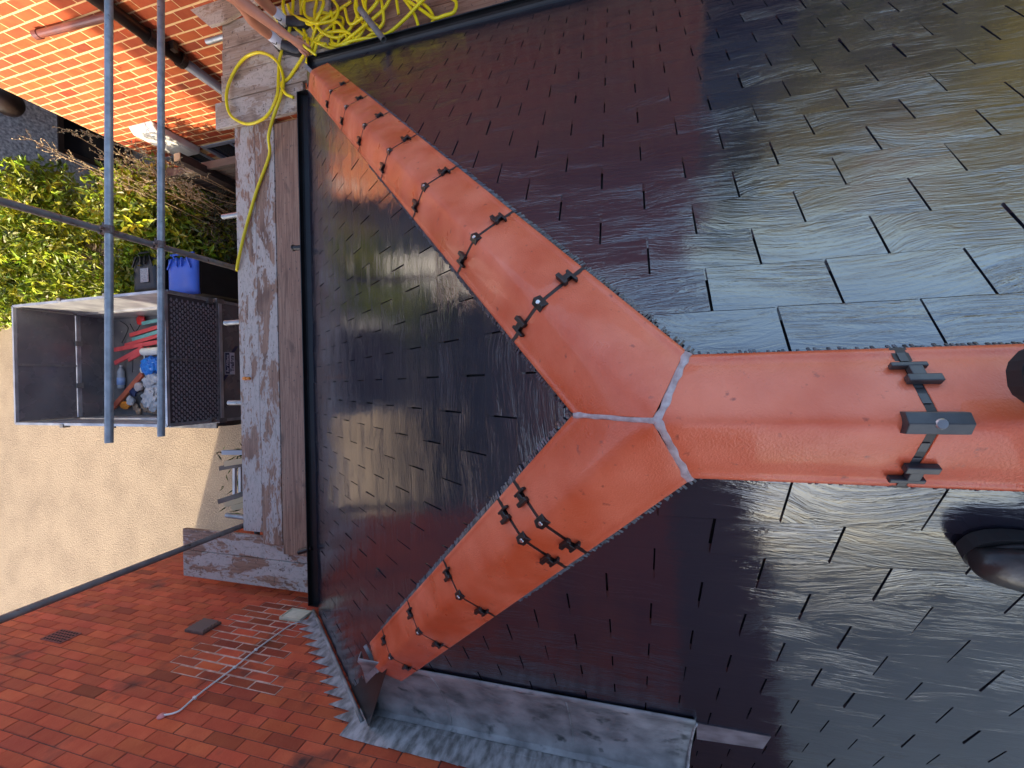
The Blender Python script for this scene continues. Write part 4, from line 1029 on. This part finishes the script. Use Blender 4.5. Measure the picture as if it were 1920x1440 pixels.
# ---------------------------------------------------------------- wheelie bins
def bin_(name, label, x0, x1, y0, y1, zt, lidmat, paper):
    o = thing(name, label, 'bin', ((x0+x1)/2, (y0+y1)/2, GZ), None); m = MB(); e = .06; zl = zt-.05
    m.hexa([(x0+e, y0+e*1.6, GZ+.06), (x1-e, y0+e*1.6, GZ+.06), (x1-e, y1-e, GZ+.06), (x0+e, y1-e, GZ+.06), (x0+.015, y0+.015, zl-.04), (x1-.015, y0+.015, zl-.04), (x1-.015, y1-.015, zl-.04), (x0+.015, y1-.015, zl-.04)])
    m.box(x0+.002, x1-.002, y0+.002, y1-.002, zl-.04, zl); m.build('body', BINBLK, o, bevel=.012)
    # lid: hinge side +X, domed
    m = MB(); N = 10
    for i in range(N+1):
        for j in range(N+1):
            u, v = i/N*2-1, j/N*2-1
            x, y = (x0+x1)/2+u*(x1-x0)/2*1.02, (y0+y1)/2+v*(y1-y0)/2*1.02
            rr = max(abs(u), abs(v)); h = .045*(1-rr**6)-.012*math.exp(-((u+.35)**2+v*v)*6)
            if abs(u) > .62 and abs(v) < .32 and u > 0: h -= .02
            m.v.append((x, y, zt-.04+h))
    for i in range(N):
        for j in range(N): a = i*(N+1)+j; m.face((a, a+N+1, a+N+2, a+1))
    lid = m.build('lid', lidmat, o, smooth=True); sd = lid.modifiers.new('s', 'SOLIDIFY'); sd.thickness = .03
    m = MB()
    for a, b in (((x1-.02, .25), (x1-.16, .12)), ((x1-.02, .75), (x1-.16, .88)), ((x1-.01, .42), (x1-.13, .42)), ((x1-.01, .58), (x1-.13, .58))):
        m.bar((a[0], y0+(y1-y0)*a[1], zt+.012), (b[0], y0+(y1-y0)*b[1], zt+.018), .016, .018)
    split_loose(m.build('lid_rib', lidmat, lid))
    m = MB(); m.tube([(x1+.05, y0+.06, zt-.03), (x1+.05, y1-.06, zt-.03)], .014, 10); m.tube([(x1-.01, y0+.1, zt-.05), (x1+.05, y0+.1, zt-.03)], .014, 8); m.tube([(x1-.01, y1-.1, zt-.05), (x1+.05, y1-.1, zt-.03)], .014, 8); m.build('handle', lidmat, o)
    for y in (y0+.03, y1-.07):
        m = MB(); m.tube([(x1-.06, y, GZ+.1), (x1-.06, y+.04, GZ+.1)], .1, 16); m.build('wheel', SHOE, o)
    if paper:
        m = MB(); m.obox(((x0+x1)/2-.03, (y0+y1)/2-.02, zt+.010), (.095, 0, 0), (0, .075, 0), (0, 0, .002)); m.build('label_sheet', PAPER, lid)
    return o
bin_('wheelie_bin', 'black wheelie bin with a blue lid behind the trailer', 1.33, 1.83, 5.50, 6.03, -3.33, BLUE, False)
bin_('wheelie_bin', 'black wheelie bin with a black lid and a torn paper label', 1.42, 1.92, 6.18, 6.68, -3.33, BINBLK, True)
o = thing('brown_panel', 'small reddish brown board leaning between the black bin and the hedge', 'board', (1.6, 6.9, GZ)); m = MB(); m.box(1.38, 1.75, 6.85, 6.9, GZ, -3.5); m.build('panel', M('brown_board', (.16, .075, .05), .7, var=(.12, .05, .035), vscale=8), o)

# ---------------------------------------------------------------- caged trailer
TX0, TX1, TY0, TY1, ZT, ZM, ZF = -.345, 1.165, 5.0, 7.62, -2.60, -3.235, -3.60
tr = thing('cage_trailer', 'grey tipper trailer with mesh sides holding rubbish, parked on the driveway', 'trailer', ((TX0+TX1)/2, 6.3, GZ))
m = MB(); m.box(TX0+.03, TX1-.03, TY0+.03, TY1-.03, ZF-.06, ZF); m.build('floor', TFLOOR, tr)
# lower boards
def panel(name, x0, x1, y0, y1, z0, z1, mat, bevel=.003): m = MB(); m.box(x0, x1, y0, y1, z0, z1); return m.build(name, mat, tr, bevel=bevel)
hb = panel('headboard', TX0, TX1, TY0, TY0+.025, ZF-.08, ZM-.02, TRAILM)
panel('side_board', TX0, TX0+.025, TY0+.026, TY1-.026, ZF-.08, ZM-.02, ALU); panel('side_board', TX1-.025, TX1, TY0+.026, TY1-.026, ZF-.08, ZM-.02, ALU)
panel('tailgate', TX0, TX1, TY1-.025, TY1, ZF-.08, ZM-.02, TRAILM)
m = MB()
for (a, b) in (((TX0, TY0), (TX1, TY0)), ((TX0, TY1), (TX1, TY1)), ((TX0, TY0), (TX0, TY1)), ((TX1, TY0), (TX1, TY1))):
    m.bar((*a, ZM), (*b, ZM), .045, .04)
m.build('middle_rail', ALU, tr)
m = MB(); s_ = .03
for (a, b) in (((TX0, TY0), (TX1, TY0)), ((TX0, TY1), (TX1, TY1)), ((TX0, TY0), (TX0, TY1)), ((TX1, TY0), (TX1, TY1))):
    m.bar((*a, ZT), (*b, ZT), s_, s_)
m.build('top_rail', ALU, tr)
for x in (TX0, TX1):
    for y in (TY0, TY1):
        m = MB(); m.box(x-.018, x+.018, y-.018, y+.018, ZF-.08, ZT-.016); pst = m.build('corner_post', GALV, tr)
        m = MB(); m.box(x-.03, x+.03, y-.03, y+.03, ZM-.05, ZM+.05); m.build('post_bracket', GALVD, pst)
# front mesh panel: woven flat straps
m = MB(); y = TY0; zr0, zr1 = ZM+.03, ZT-.02
m.cur = 1; m.box(TX0+.02, TX1-.02, y+.012, y+.014, zr0, zr1); m.cur = 0
pit = .062
nx, nz = int((TX1-TX0-.04)/pit), int((zr1-zr0)/(pit*.5))
for j in range(nz):
    for i in range(nx):
        x = TX0+.035+(i+(.5 if j % 2 else 0))*pit; z = zr0+.012+j*pit*.5
        if x > TX1-.05: continue
        m.hexa([(x-.024, y+.010, z-.003), (x+.006, y+.012, z-.013), (x+.022, y+.010, z+.003), (x-.006, y+.012, z+.013), (x-.020, y-.012, z-.002), (x+.006, y+.004, z-.010), (x+.020, y-.004, z+.002), (x-.006, y-.008, z+.010)])
fm = fix_normals(m.build('front_mesh', [MESHM, MESHB], tr))
m = MB(); m.box(.405-.011, .405+.011, y-.010, y+.02, zr0, zr1); m.box(TX0+.02, TX1-.02, y-.012, y+.01, zr0-.014, zr0+.006); m.build('mesh_frame', GALVD, tr)
# rear upper panel, side upper panels
panel('rear_panel', TX0+.02, TX1-.02, TY1-.012, TY1+.004, ZM+.03, ZT-.02, TRAILM)
m = MB(); m.box(.40, .43, TY1-.022, TY1-.0125, ZM+.03, ZT-.02); m.build('panel_bar', GALVD, tr)
panel('side_panel', TX1-.004, TX1+.006, TY0+.03, TY1-.03, ZM+.03, ZT-.02, ALU); panel('side_panel', TX0-.006, TX0+.004, TY0+.03, TY1-.03, ZM+.03, ZT-.02, ALU)
m = MB()
for x in (TX0-.02, TX1+.02):
    for yy in (5.9, 6.7): m.box(x-.022, x+.022, yy, yy+.06, ZT-.05, ZT+.024)
for x in (.1, .7): m.box(x, x+.07, TY1-.05, TY1-.026, ZM-.03, ZM+.05)
for x in (TX0+.015, TX1-.015): m.box(x-.03, x+.03, TY0-.03, TY0+.02, ZM+.10, ZM+.16)
split_loose(m.build('latch', GALVD, tr, bevel=.003))
# sign on the headboard
def text(body, size, loc, rot, mat, name, parent, depth=.0008, xs=1, bold=0):
    cu = bpy.data.curves.new(name, 'FONT'); cu.body = body; cu.size = size; cu.align_x = 'CENTER'; cu.align_y = 'CENTER'; cu.extrude = depth; cu.offset = bold
    o = bpy.data.objects.new(name+'_tmp', cu); C.objects.link(o); bpy.context.view_layer.update()
    me = bpy.data.meshes.new_from_object(o.evaluated_get(bpy.context.evaluated_depsgraph_get())); bpy.data.objects.remove(o)
    me.transform(Matrix.Translation(Vector(loc)) @ Matrix(rot).to_4x4() @ Matrix.Diagonal((xs, 1, 1, 1))); me.materials.clear(); me.materials.append(mat)
    o = bpy.data.objects.new(name, me); C.objects.link(o); o.parent = parent; o.matrix_parent_inverse = Matrix.Translation(-abs_loc(parent)); return o
FRONT = ((1, 0, 0), (0, 0, -1), (0, 1, 0))       # text plane facing -Y, upright
m = MB(); yy = TY0-.003
m.box(.24, .525, yy, TY0-.0005, -3.435, -3.295); sg = m.build('sign', SIGNW, hb)
m = MB(); m.box(.247, .518, yy-.001, yy, -3.362, -3.302); m.build('sign_band', SIGNB, sg)
m = MB(); m.box(.247, .518, yy-.001, yy, -3.428, -3.368); m.build('sign_field', SIGNW, sg)
m = MB()
for sx in (0, 1):
    xb = .235 if sx == 0 else .53; d = -1 if sx == 0 else 1
    zz = -3.30 if sx == 0 else -3.43
    for k in range(1):
        q = [(xb, yy, zz-(0 if sx else .0)), (xb-.0, yy, zz+.045*(1 if sx else -1)), (xb+d*.085, yy, zz+(-.02 if sx else .02)), (xb+d*.085, yy, zz+(-.065 if sx else .065))]
        addpoly(m, q)
split_loose(m.build('sign_stripe', SIGNB, sg))
text('Ifor Williams', .050, (.3825, yy-.0015, -3.333), FRONT, SIGNW, 'lettering', sg, bold=.0008, xs=.86)
text('Trailers', .068, (.3825, yy-.0015, -3.399), FRONT, SIGNB, 'lettering', sg, bold=.0022, xs=1.0)
m = MB(); m.box(-.30, -.12, TY0-.02, TY0-.001, -3.66, -3.55); m.build('number_bracket', BROWN, hb)
# chassis
m = MB(); m.bar((.41, 3.8, -3.85), (.41, 5.2, -3.80), .09, .09); m.tube([(.41, 3.75, GZ), (.41, 3.75, -3.6)], .03, 12); m.box(.33, .49, 3.62, 3.8, -3.88, -3.78); m.build('drawbar', GALV, tr)
for x in (TX0-.09, TX1+.09):
    for yy in (6.1, 6.75):
        m = MB(); m.tube([(x-.075, yy, GZ+.27), (x+.075, yy, GZ+.27)], .27, 24); wh = m.build('wheel', SHOE, tr); m = MB(); m.tube([(x-.078, yy, GZ+.27), (x+.078, yy, GZ+.27)], .15, 18); m.build('rim', GALV, wh)
    m = MB(); m.box(x-.09, x+.09, 5.8, 7.05, GZ+.56, GZ+.585); m.build('mudguard', GALVD, tr)
m = MB(); m.box(TX0+.3, TX1-.3, 5.1, 7.5, -3.8, ZF-.07); m.build('chassis', GALVD, tr)

# rubbish in the trailer
def fp(a, b, z=ZF+.04): return hit(180+a/6, 560+b/6, 2, z)
reds = [((385, 412), (760, 300), .055, 'pinkish red batten nearest the teal lengths'), ((330, 525), (760, 400), .05, 'long pinkish red batten with dark knots'), ((208, 575), (800, 470), .06, 'pinkish red batten reaching furthest towards the tailgate'), ((215, 725), (530, 555), .062, 'short pinkish red batten lying askew under the white tube'), ((370, 690), (600, 560), .05, 'pinkish red batten end beside the white tube')]
for i, (a, b, w_, lb) in enumerate(reds): stick('red_batten', lb, fp(*a, ZF+.05+.018*i), fp(*b, ZF+.09+.018*i), w_, .022, REDPL, 'batten', 'red battens in the trailer')
stick('orange_plank', 'orange red plank lying across the trailer floor beside the bottle', fp(195, 1225, ZF+.05), fp(525, 845, ZF+.12), .075, .03, ORPL, 'plank')
for a, b, lb in (((520, 280), (760, 230), 'teal strip beside the red plastic scrap'), ((412, 462), (760, 355), 'teal strip between two pinkish red battens')): stick('teal_strip', lb, fp(*a, ZF+.06), fp(*b, ZF+.12), .05, .02, TEAL, 'strip', 'teal strips in the trailer')
o = thing('water_bottle', 'clear plastic water bottle with a pale blue label lying in the trailer', 'bottle', tuple(fp(283, 880, ZF+.05))); a, b = fp(281, 755, ZF+.052), fp(283, 1010, ZF+.052); ax = (b-a); L_ = ax.length
m = MB(); m.lathe([(.014, 0), (.015, L_*.06), (.018, L_*.08), (.045, L_*.25), (.048, L_*.32), (.043, L_*.38), (.047, L_*.45), (.047, L_*.93), (.040, L_)], a, 16, ax); m.build('bottle_body', CLEAR, o, smooth=True)
m = MB(); m.lathe([(.0485, L_*.52), (.0485, L_*.84)], a, 16, ax); m.build('paper_wrap', M('pale_blue_label', (.22, .34, .60), .5, var=(.35, .46, .68), vscale=20), o, smooth=True)
m = MB(); m.lathe([(.017, -.012), (.017, L_*.05)], a, 12, ax); m.build('bottle_cap', WHITE, o)
o = thing('white_tube', 'rounded white plastic tube end lying on the red battens', 'tube', tuple(fp(600, 590, ZF+.14))); m = MB(); a, b = fp(520, 600, ZF+.15), fp(800, 580, ZF+.17); m.lathe([(.01, 0), (.04, .008), (.055, .03), (.055, (b-a).length)], a, 16, b-a); m.build('body', WHITE, o, smooth=True)
def crumple(name, label, cat, c, rad, mat, seed, amp=.55, sub=4, flat=.7):
    r = random.Random(seed); bm = bmesh.new(); bmesh.ops.create_icosphere(bm, subdivisions=sub, radius=1)
    ax = [(rv(r), r.uniform(2, 9), r.uniform(0, 6)) for _ in range(9)]
    for v in bm.verts:
        d = v.co.normalized(); k = sum(abs(math.sin(d.dot(a)*f+p)) for a, f, p in ax)/9-.6
        v.co = Vector((d.x*rad[0], d.y*rad[1], d.z*rad[2]*flat))*(1+amp*2*k+r.uniform(-.04, .04))
    me = bpy.data.meshes.new(name); bm.to_mesh(me); bm.free(); me.materials.append(mat)
    o = bpy.data.objects.new(name, me); C.objects.link(o); o.location = c; return tag(o, label, cat)
crumple('blue_bag', 'bright blue folded plastic bag in the trailer', 'bag', fp(625, 760, ZF+.12), (.13, .17, .10), BLUEB, 4)
crumple('plastic_bag', 'crumpled white plastic bag beside the lower guard rail in the trailer', 'bag', fp(640, 1120, ZF+.12), (.16, .17, .10), BAG, 5)
crumple('plastic_bag', 'greyish see-through plastic wrapping below the blue bag', 'bag', fp(640, 930, ZF+.11), (.13, .15, .09), M('grey_wrap', (.40, .38, .37), .25, var=(.55, .53, .52), vscale=9), 6)
crumple('paper_scrap', 'pinkish paper scrap beside the orange plank', 'paper', fp(480, 985, ZF+.09), (.08, .07, .05), M('pink_paper', (.62, .48, .42), .7), 7, sub=2)
crumple('paper_scrap', 'small white paper scrap near the orange glove', 'paper', fp(390, 1150, ZF+.08), (.07, .06, .06), BAG, 8, sub=2)
crumple('blue_scrap', 'dark blue plastic scrap next to the orange plank', 'scrap', fp(425, 1050, ZF+.09), (.07, .07, .05), SIGNB, 9, sub=2)
crumple('dark_bag', 'dark grey scrap between the white scraps in the trailer', 'scrap', fp(515, 1085, ZF+.08), (.055, .10, .05), M('dark_scrap', (.05, .05, .05), .5), 10, sub=2)
crumple('red_scrap', 'shiny red plastic scrap by the far side of the trailer', 'scrap', fp(505, 245, ZF+.05), (.07, .09, .04), M('shiny_red', (.55, .02, .02), .2), 12, sub=2)
crumple('work_glove', 'orange and black work glove on the trailer floor', 'glove', fp(335, 1200, ZF+.06), (.06, .11, .045), ORANGEP, 13, sub=2)
rr_ = random.Random(4)
for k, (a, b) in enumerate([(480, 1270), (560, 1240), (610, 1260), (660, 1240), (530, 1200), (450, 1215), (600, 1200), (680, 1270)]):
    crumple('tile_rubble', 'broken tan tile rubble in the trailer corner', 'rubble', fp(a, b, ZF+.03), (rr_.uniform(.04, .08), rr_.uniform(.04, .09), .035), RUBBLE, 20+k, sub=1)['group'] = 'tile rubble in the trailer'
m = MB(); o = thing('black_cord', 'loose black cord across the trailer floor near the red scrap', 'cord', tuple(fp(420, 340)))
for q in ([(270, 250), (360, 320), (330, 420), (290, 500)], [(385, 285), (440, 370), (500, 290)], [(570, 600), (545, 700), (520, 800), (560, 900), (560, 1000)], [(415, 690), (410, 830)]): m.tube(spline([fp(*p_, ZF+.03+.13*(p_[1] > 590)) for p_ in q], 5), .005, 6)
split_loose(m.build('cord_length', BLACK, o))
o = thing('white_hook', 'curved white plastic hook piece between the red batten and the blue bag', 'hook', tuple(fp(540, 800, ZF+.14))); m = MB(); m.tube(spline([fp(*p_, ZF+.15) for p_ in ((545, 640), (550, 720), (505, 790), (520, 830), (560, 810))], 5), .012, 8); m.build('body', WHITE, o, smooth=True)

# ---------------------------------------------------------------- people
def skin_body(name, verts, edges, mat, parent, sub=2, root=0):
    me = bpy.data.meshes.new(name); me.from_pydata([v[:3] for v in verts], edges, []); me.materials.append(mat)
    o = bpy.data.objects.new(name, me); C.objects.link(o); o.parent = parent; o.matrix_parent_inverse = Matrix.Translation(-abs_loc(parent))
    md = o.modifiers.new('skin', 'SKIN'); md.use_smooth_shade = True; md.branch_smoothing = .6
    sv = me.skin_vertices[0].data
    for i, v in enumerate(verts):
        r = v[3]; sv[i].radius = r if isinstance(r, tuple) else (r, r); sv[i].use_root = (i == root)
    u = o.modifiers.new('sub', 'SUBSURF'); u.levels = u.render_levels = sub
    return o
def chain(pts, close=False): return [(i, i+1) for i in range(len(pts)-1)]
def shoe(mb_u, mb_s, heel, toe, up, W, Hh, L_sections):
    """lofted shoe from heel to toe; up is the sole normal"""
    heel, toe, up = Vector(heel), Vector(toe), Vector(up).normalized(); d = (toe-heel); ln = d.length; d.normalize(); s_ = d.cross(up).normalized()
    for mb, k0 in ((mb_u, 0), (mb_s, 1)):
        rings = []; n = 14
        for t, wv, hv in L_sections:
            i0 = len(mb.v); c = heel+d*ln*t
            for k in range(n):
                a = 2*math.pi*k/n; x, z = math.cos(a), math.sin(a)
                if k0 == 0: p = c+s_*x*W*wv*.5*(1 if z < .2 else 1-.25*max(0, z-.2)) + up*(.022+max(0, (z+1)/2)*Hh*hv)
                else:
                    q = 1.05; e = abs(x)**.72*(1 if x > 0 else -1); p = c+s_*e*W*wv*.5*q+up*(.0 if z < 0 else .026)
                mb.v.append(tuple(p))
            rings.append(i0)
        for a, b in zip(rings, rings[1:]):
            for k in range(n): mb.face((a+k, a+(k+1) % n, b+(k+1) % n, b+k))
        mb.face([rings[0]+k for k in range(n)][::-1]); mb.face([rings[-1]+k for k in range(n)])
BOOT = [(0.0, .50, .75), (.02, .66, .95), (.10, .78, 1.2), (.25, .80, 1.25), (.42, .80, 1.0), (.56, .90, .80), (.68, .99, .68), (.78, 1.0, .62), (.87, .93, .57), (.94, .76, .50), (.985, .48, .40), (1.0, .22, .30)]
# the photographer, standing astride the ridge behind the camera
ph = thing('photographer', 'person in black leather boots standing astride the ridge, only the boot toes showing', 'person', (-.1, -.75, 0))
slL = Vector((-math.sin(P1), 0, math.cos(P1)))
def footL(y, x): return Vector((x, y, T1*x))+slL*.013
for toe, heel, up in ((footL(-.580, -.240), footL(-.863, -.28), slL), (Vector((.068, -.497, smin3(.0, -.5)+.057)), Vector((.092, -.784, smin3(.0, -.5)+.057)), Vector((.0, 0, 1)))):
    mu, ms = MB(), MB(); shoe(mu, ms, heel, toe, up, .105, .098, BOOT)
    b_ = fix_normals(mu.build('boot', LEATHER, ph, smooth=True, sub=1)); so_ = fix_normals(ms.build('sole', SOLE, b_, smooth=False, bevel=.004))
    d = (toe-heel).normalized(); s_ = d.cross(up).normalized(); m = MB()
    seam = []
    for k in range(15):
        a = -math.pi*.62+2*math.pi*.62*k/14; seam.append(heel+d*(.285*(.50)+.285*.475*math.cos(a*.8))+s_*.0555*math.sin(a)+up*.034)
    m.tube(spline(seam, 3), .0045, 6)
    m.build('welt', SOLE, b_, smooth=True)
    m = MB()
    for k in range(4):
        c = heel+d*.285*(.50-.055*k)+up*(.090+.012*k); m.tube([c-s_*.028, c+up*.006, c+s_*.028], .0035, 6)
    split_loose(m.build('lace', BLACK, b_, smooth=True))
aR, aL = Vector((.093, -.70, .20)), Vector((-.33, -.80, -.06))
V = [(-.10, -.82, .92, .15), (-.02, -.80, .86, .10), (.06, -.72, .52, .075), (.093, -.71, .16, .058), (-.20, -.84, .84, .10), (-.29, -.78, .40, .075), (-.325, -.805, -.08, .058)]
skin_body('trousers', V, [(0, 1), (1, 2), (2, 3), (0, 4), (4, 5), (5, 6)], NAVY, ph)
V = [(-.10, -.82, .96, .15), (-.09, -.80, 1.15, .15), (-.08, -.74, 1.36, (.19, .12)), (-.07, -.70, 1.46, .06),
     (.10, -.72, 1.38, .065), (.19, -.62, 1.15, .05), (.14, -.40, 1.00, .042), (-.26, -.72, 1.38, .065), (-.34, -.62, 1.14, .05), (-.20, -.40, 1.00, .042)]
skin_body('jacket', V, [(0, 1), (1, 2), (2, 3), (2, 4), (4, 5), (5, 6), (2, 7), (7, 8), (8, 9)], NAVY, ph)
V = [(-.07, -.70, 1.46, .05), (-.07, -.66, 1.54, (.055, .06)), (-.07, -.62, 1.62, (.075, .095)), (-.07, -.62, 1.69, (.07, .09))]
skin_body('head', V, chain(V), SKIN, ph)
for sx in (-1, 1):
    m = MB(); m.lathe([(.004, -.012), (.012, -.008), (.014, 0), (.012, .008), (.004, .012)], (-.07+sx*.032, -.535, 1.63), 10, (0, 1, 0)); m.build('eye', BLACK, ph, smooth=True)
V = [(-.07, -.66, 1.71, (.075, .09)), (-.07, -.70, 1.64, (.07, .06))]; skin_body('hair', V, chain(V), HAIR, ph)
for sx, base in ((1, Vector((.13, -.40, 1.0))), (-1, Vector((-.19, -.40, 1.0)))):
    hv = Vector((.05*sx+.06, -.16, .91)); V = [(*base, .036), (*((base+hv)/2), .030), (*hv, .036), (*(hv+Vector((-.01*sx, .03, -.02))), .03)]; E_ = chain(V)
    for k in range(4):
        r0 = len(V); c = hv+Vector((-.012*sx, .035, .02-.016*k)); V += [(*c, .0095), (*(c+Vector((-.018*sx, .022, -.003))), .009), (*(c+Vector((-.034*sx, .020, -.004))), .008)]; E_ += [(3, r0), (r0, r0+1), (r0+1, r0+2)]
    r0 = len(V); V += [(*(hv+Vector((-.028*sx, .0, .028))), .011), (*(hv+Vector((-.040*sx, .018, .034))), .010)]; E_ += [(2, r0), (r0, r0+1)]
    skin_body('hand', V, E_, SKIN, ph)

# the worker bending at the corner of the boards
wk = thing('worker', 'person in white socks and black trainers bending to pull the yellow hose', 'person', (3.1, 2.9, BZ+.045))
SZ = BZ+.046
TR = [(0.0, .55, .6), (.03, .7, .8), (.14, .8, 1.0), (.30, .80, .95), (.48, .85, .75), (.64, .98, .58), (.78, 1.0, .50), (.90, .88, .44), (.97, .6, .36), (1.0, .3, .26)]
for toe, heel in ((Vector((2.955, 2.66, SZ)), Vector((3.045, 2.925, SZ))), (Vector((3.19, 2.60, SZ)), Vector((3.215, 2.875, SZ)))):
    mu, ms = MB(), MB(); shoe(mu, ms, heel, toe, (0, 0, 1), .10, .085, TR)
    b_ = fix_normals(mu.build('trainer', SHOE, wk, smooth=True, sub=1)); fix_normals(ms.build('sole', SOLE, b_, bevel=.004))
    c = heel+(toe-heel)*.24
    m = MB(); m.tube([c+Vector((0, 0, .055)), c+Vector((0, .004, .10)), c+Vector((.002, .01, .165))], [.042, .040, .041], 14); m.build('sock', SOCK, wk, smooth=True)
    m = MB(); m.tube(spline([c+Vector((-.036, -.02, .125)), c+Vector((-.040, -.0, .115)), c+Vector((-.038, .02, .14))], 4), .004, 6); m.build('sock_mark', BLACK, wk)
cA, cB = Vector((3.023, 2.86, SZ)), Vector((3.209, 2.81, SZ))
def lm(c, dx, dy, z, r): return (c.x+dx, c.y+dy, SZ+z, r)
V = [(3.16, 3.06, SZ+.88, (.16, .13)), (3.08, 3.0, SZ+.80, .095), lm(cA, .01, -.03, .48, .062), lm(cA, .01, .035, .30, .056), lm(cA, 0, .015, .12, .036),
     (3.27, 3.0, SZ+.80, .095), lm(cB, .02, -.03, .48, .062), lm(cB, .01, .035, .30, .056), lm(cB, .0, .015, .12, .036),
     (3.15, 2.88, SZ+1.02, (.16, .12)), (3.12, 2.66, SZ+1.10, (.18, .11)), (3.10, 2.55, SZ+1.09, .055), (3.08, 2.42, SZ+1.05, (.075, .09)), (3.08, 2.36, SZ+1.0, (.065, .08)),
     (2.96, 2.68, SZ+1.04, .055), (2.99, 2.83, SZ+.76, .055), (2.945, 2.765, SZ+.56, .050), (2.868, 2.60, SZ+.28, .033),
     (3.28, 2.66, SZ+1.02, .055), (3.36, 2.70, SZ+.76, .043), (3.38, 2.56, SZ+.55, .030)]
E_ = [(0, 1), (1, 2), (2, 3), (3, 4), (0, 5), (5, 6), (6, 7), (7, 8), (0, 9), (9, 10), (10, 11), (11, 12), (12, 13), (10, 14), (14, 15), (15, 16), (16, 17), (10, 18), (18, 19), (19, 20)]
hand0 = Vector((2.868, 2.60, SZ+.28))
palm = Vector((2.846, 2.555, SZ+.205)); n0 = len(V); V += [(*palm, (.048, .024))]; E_ += [(17, n0)]
side = Vector((.75, -.45, .1)).normalized(); fd = (palm-hand0).normalized()
for k in range(4):
    b0 = palm+side*(.033-.022*k)+fd*.036; r0 = len(V); ln = (.044, .052, .049, .038)[k]
    V += [(*b0, .0125), (*(b0+fd*ln*.8+Vector((-.006, -.008, -.004))), .0115), (*(b0+fd*ln*1.15+Vector((.010, .012, -.016))), .0105), (*(b0+fd*ln*1.0+Vector((.022, .024, -.012))), .007)]; E_ += [(n0, r0), (r0, r0+1), (r0+1, r0+2), (r0+2, r0+3)]
r0 = len(V); t0 = palm+side*.044-fd*.018; V += [(*t0, .011), (*(t0+fd*.03+side*.008), .0098), (*(t0+fd*.052-side*.006+Vector((.008, .01, 0))), .0085)]; E_ += [(n0, r0), (r0, r0+1), (r0+1, r0+2)]
h2 = Vector((3.38, 2.52, SZ+.48)); n1 = len(V); V += [(*h2, (.034, .02))]; E_ += [(20, n1)]
for k in range(4):
    b0 = h2+Vector((.02-.014*k, -.03, -.05)); r0 = len(V); V += [(*b0, .009), (*(b0+Vector((0, .0, -.035))), .0085), (*(b0+Vector((0, .012, -.055))), .0075)]; E_ += [(n1, r0), (r0, r0+1), (r0+1, r0+2)]
r0 = len(V); V += [(*(h2+Vector((-.035, -.01, -.03))), .010), (*(h2+Vector((-.045, -.02, -.06))), .009)]; E_ += [(n1, r0), (r0, r0+1)]
skin_body('body', V, E_, SKIN, wk)
V = [(3.16, 3.06, SZ+.88, (.175, .145)), (3.08, 3.0, SZ+.80, .115), (cA.x+.01, cA.y-.0, SZ+.52, .085), (3.27, 3.0, SZ+.80, .115), (cB.x+.02, cB.y, SZ+.52, .085)]
skin_body('shorts', V, [(0, 1), (1, 2), (0, 3), (3, 4)], GREYC, wk)
V = [(3.155, 3.0, SZ+.95, (.17, .14)), (3.15, 2.88, SZ+1.02, (.175, .135)), (3.12, 2.66, SZ+1.10, (.195, .125)), (2.96, 2.68, SZ+1.04, .072), (2.97, 2.76, SZ+.86, .062), (3.28, 2.66, SZ+1.02, .072), (3.33, 2.68, SZ+.86, .062)]
skin_body('shirt', V, [(0, 1), (1, 2), (2, 3), (3, 4), (2, 5), (5, 6)], SHIRT, wk)
V = [(3.08, 2.47, SZ+1.10, (.075, .07)), (3.08, 2.40, SZ+1.08, (.08, .08))]; skin_body('hair', V, chain(V), HAIR, wk)
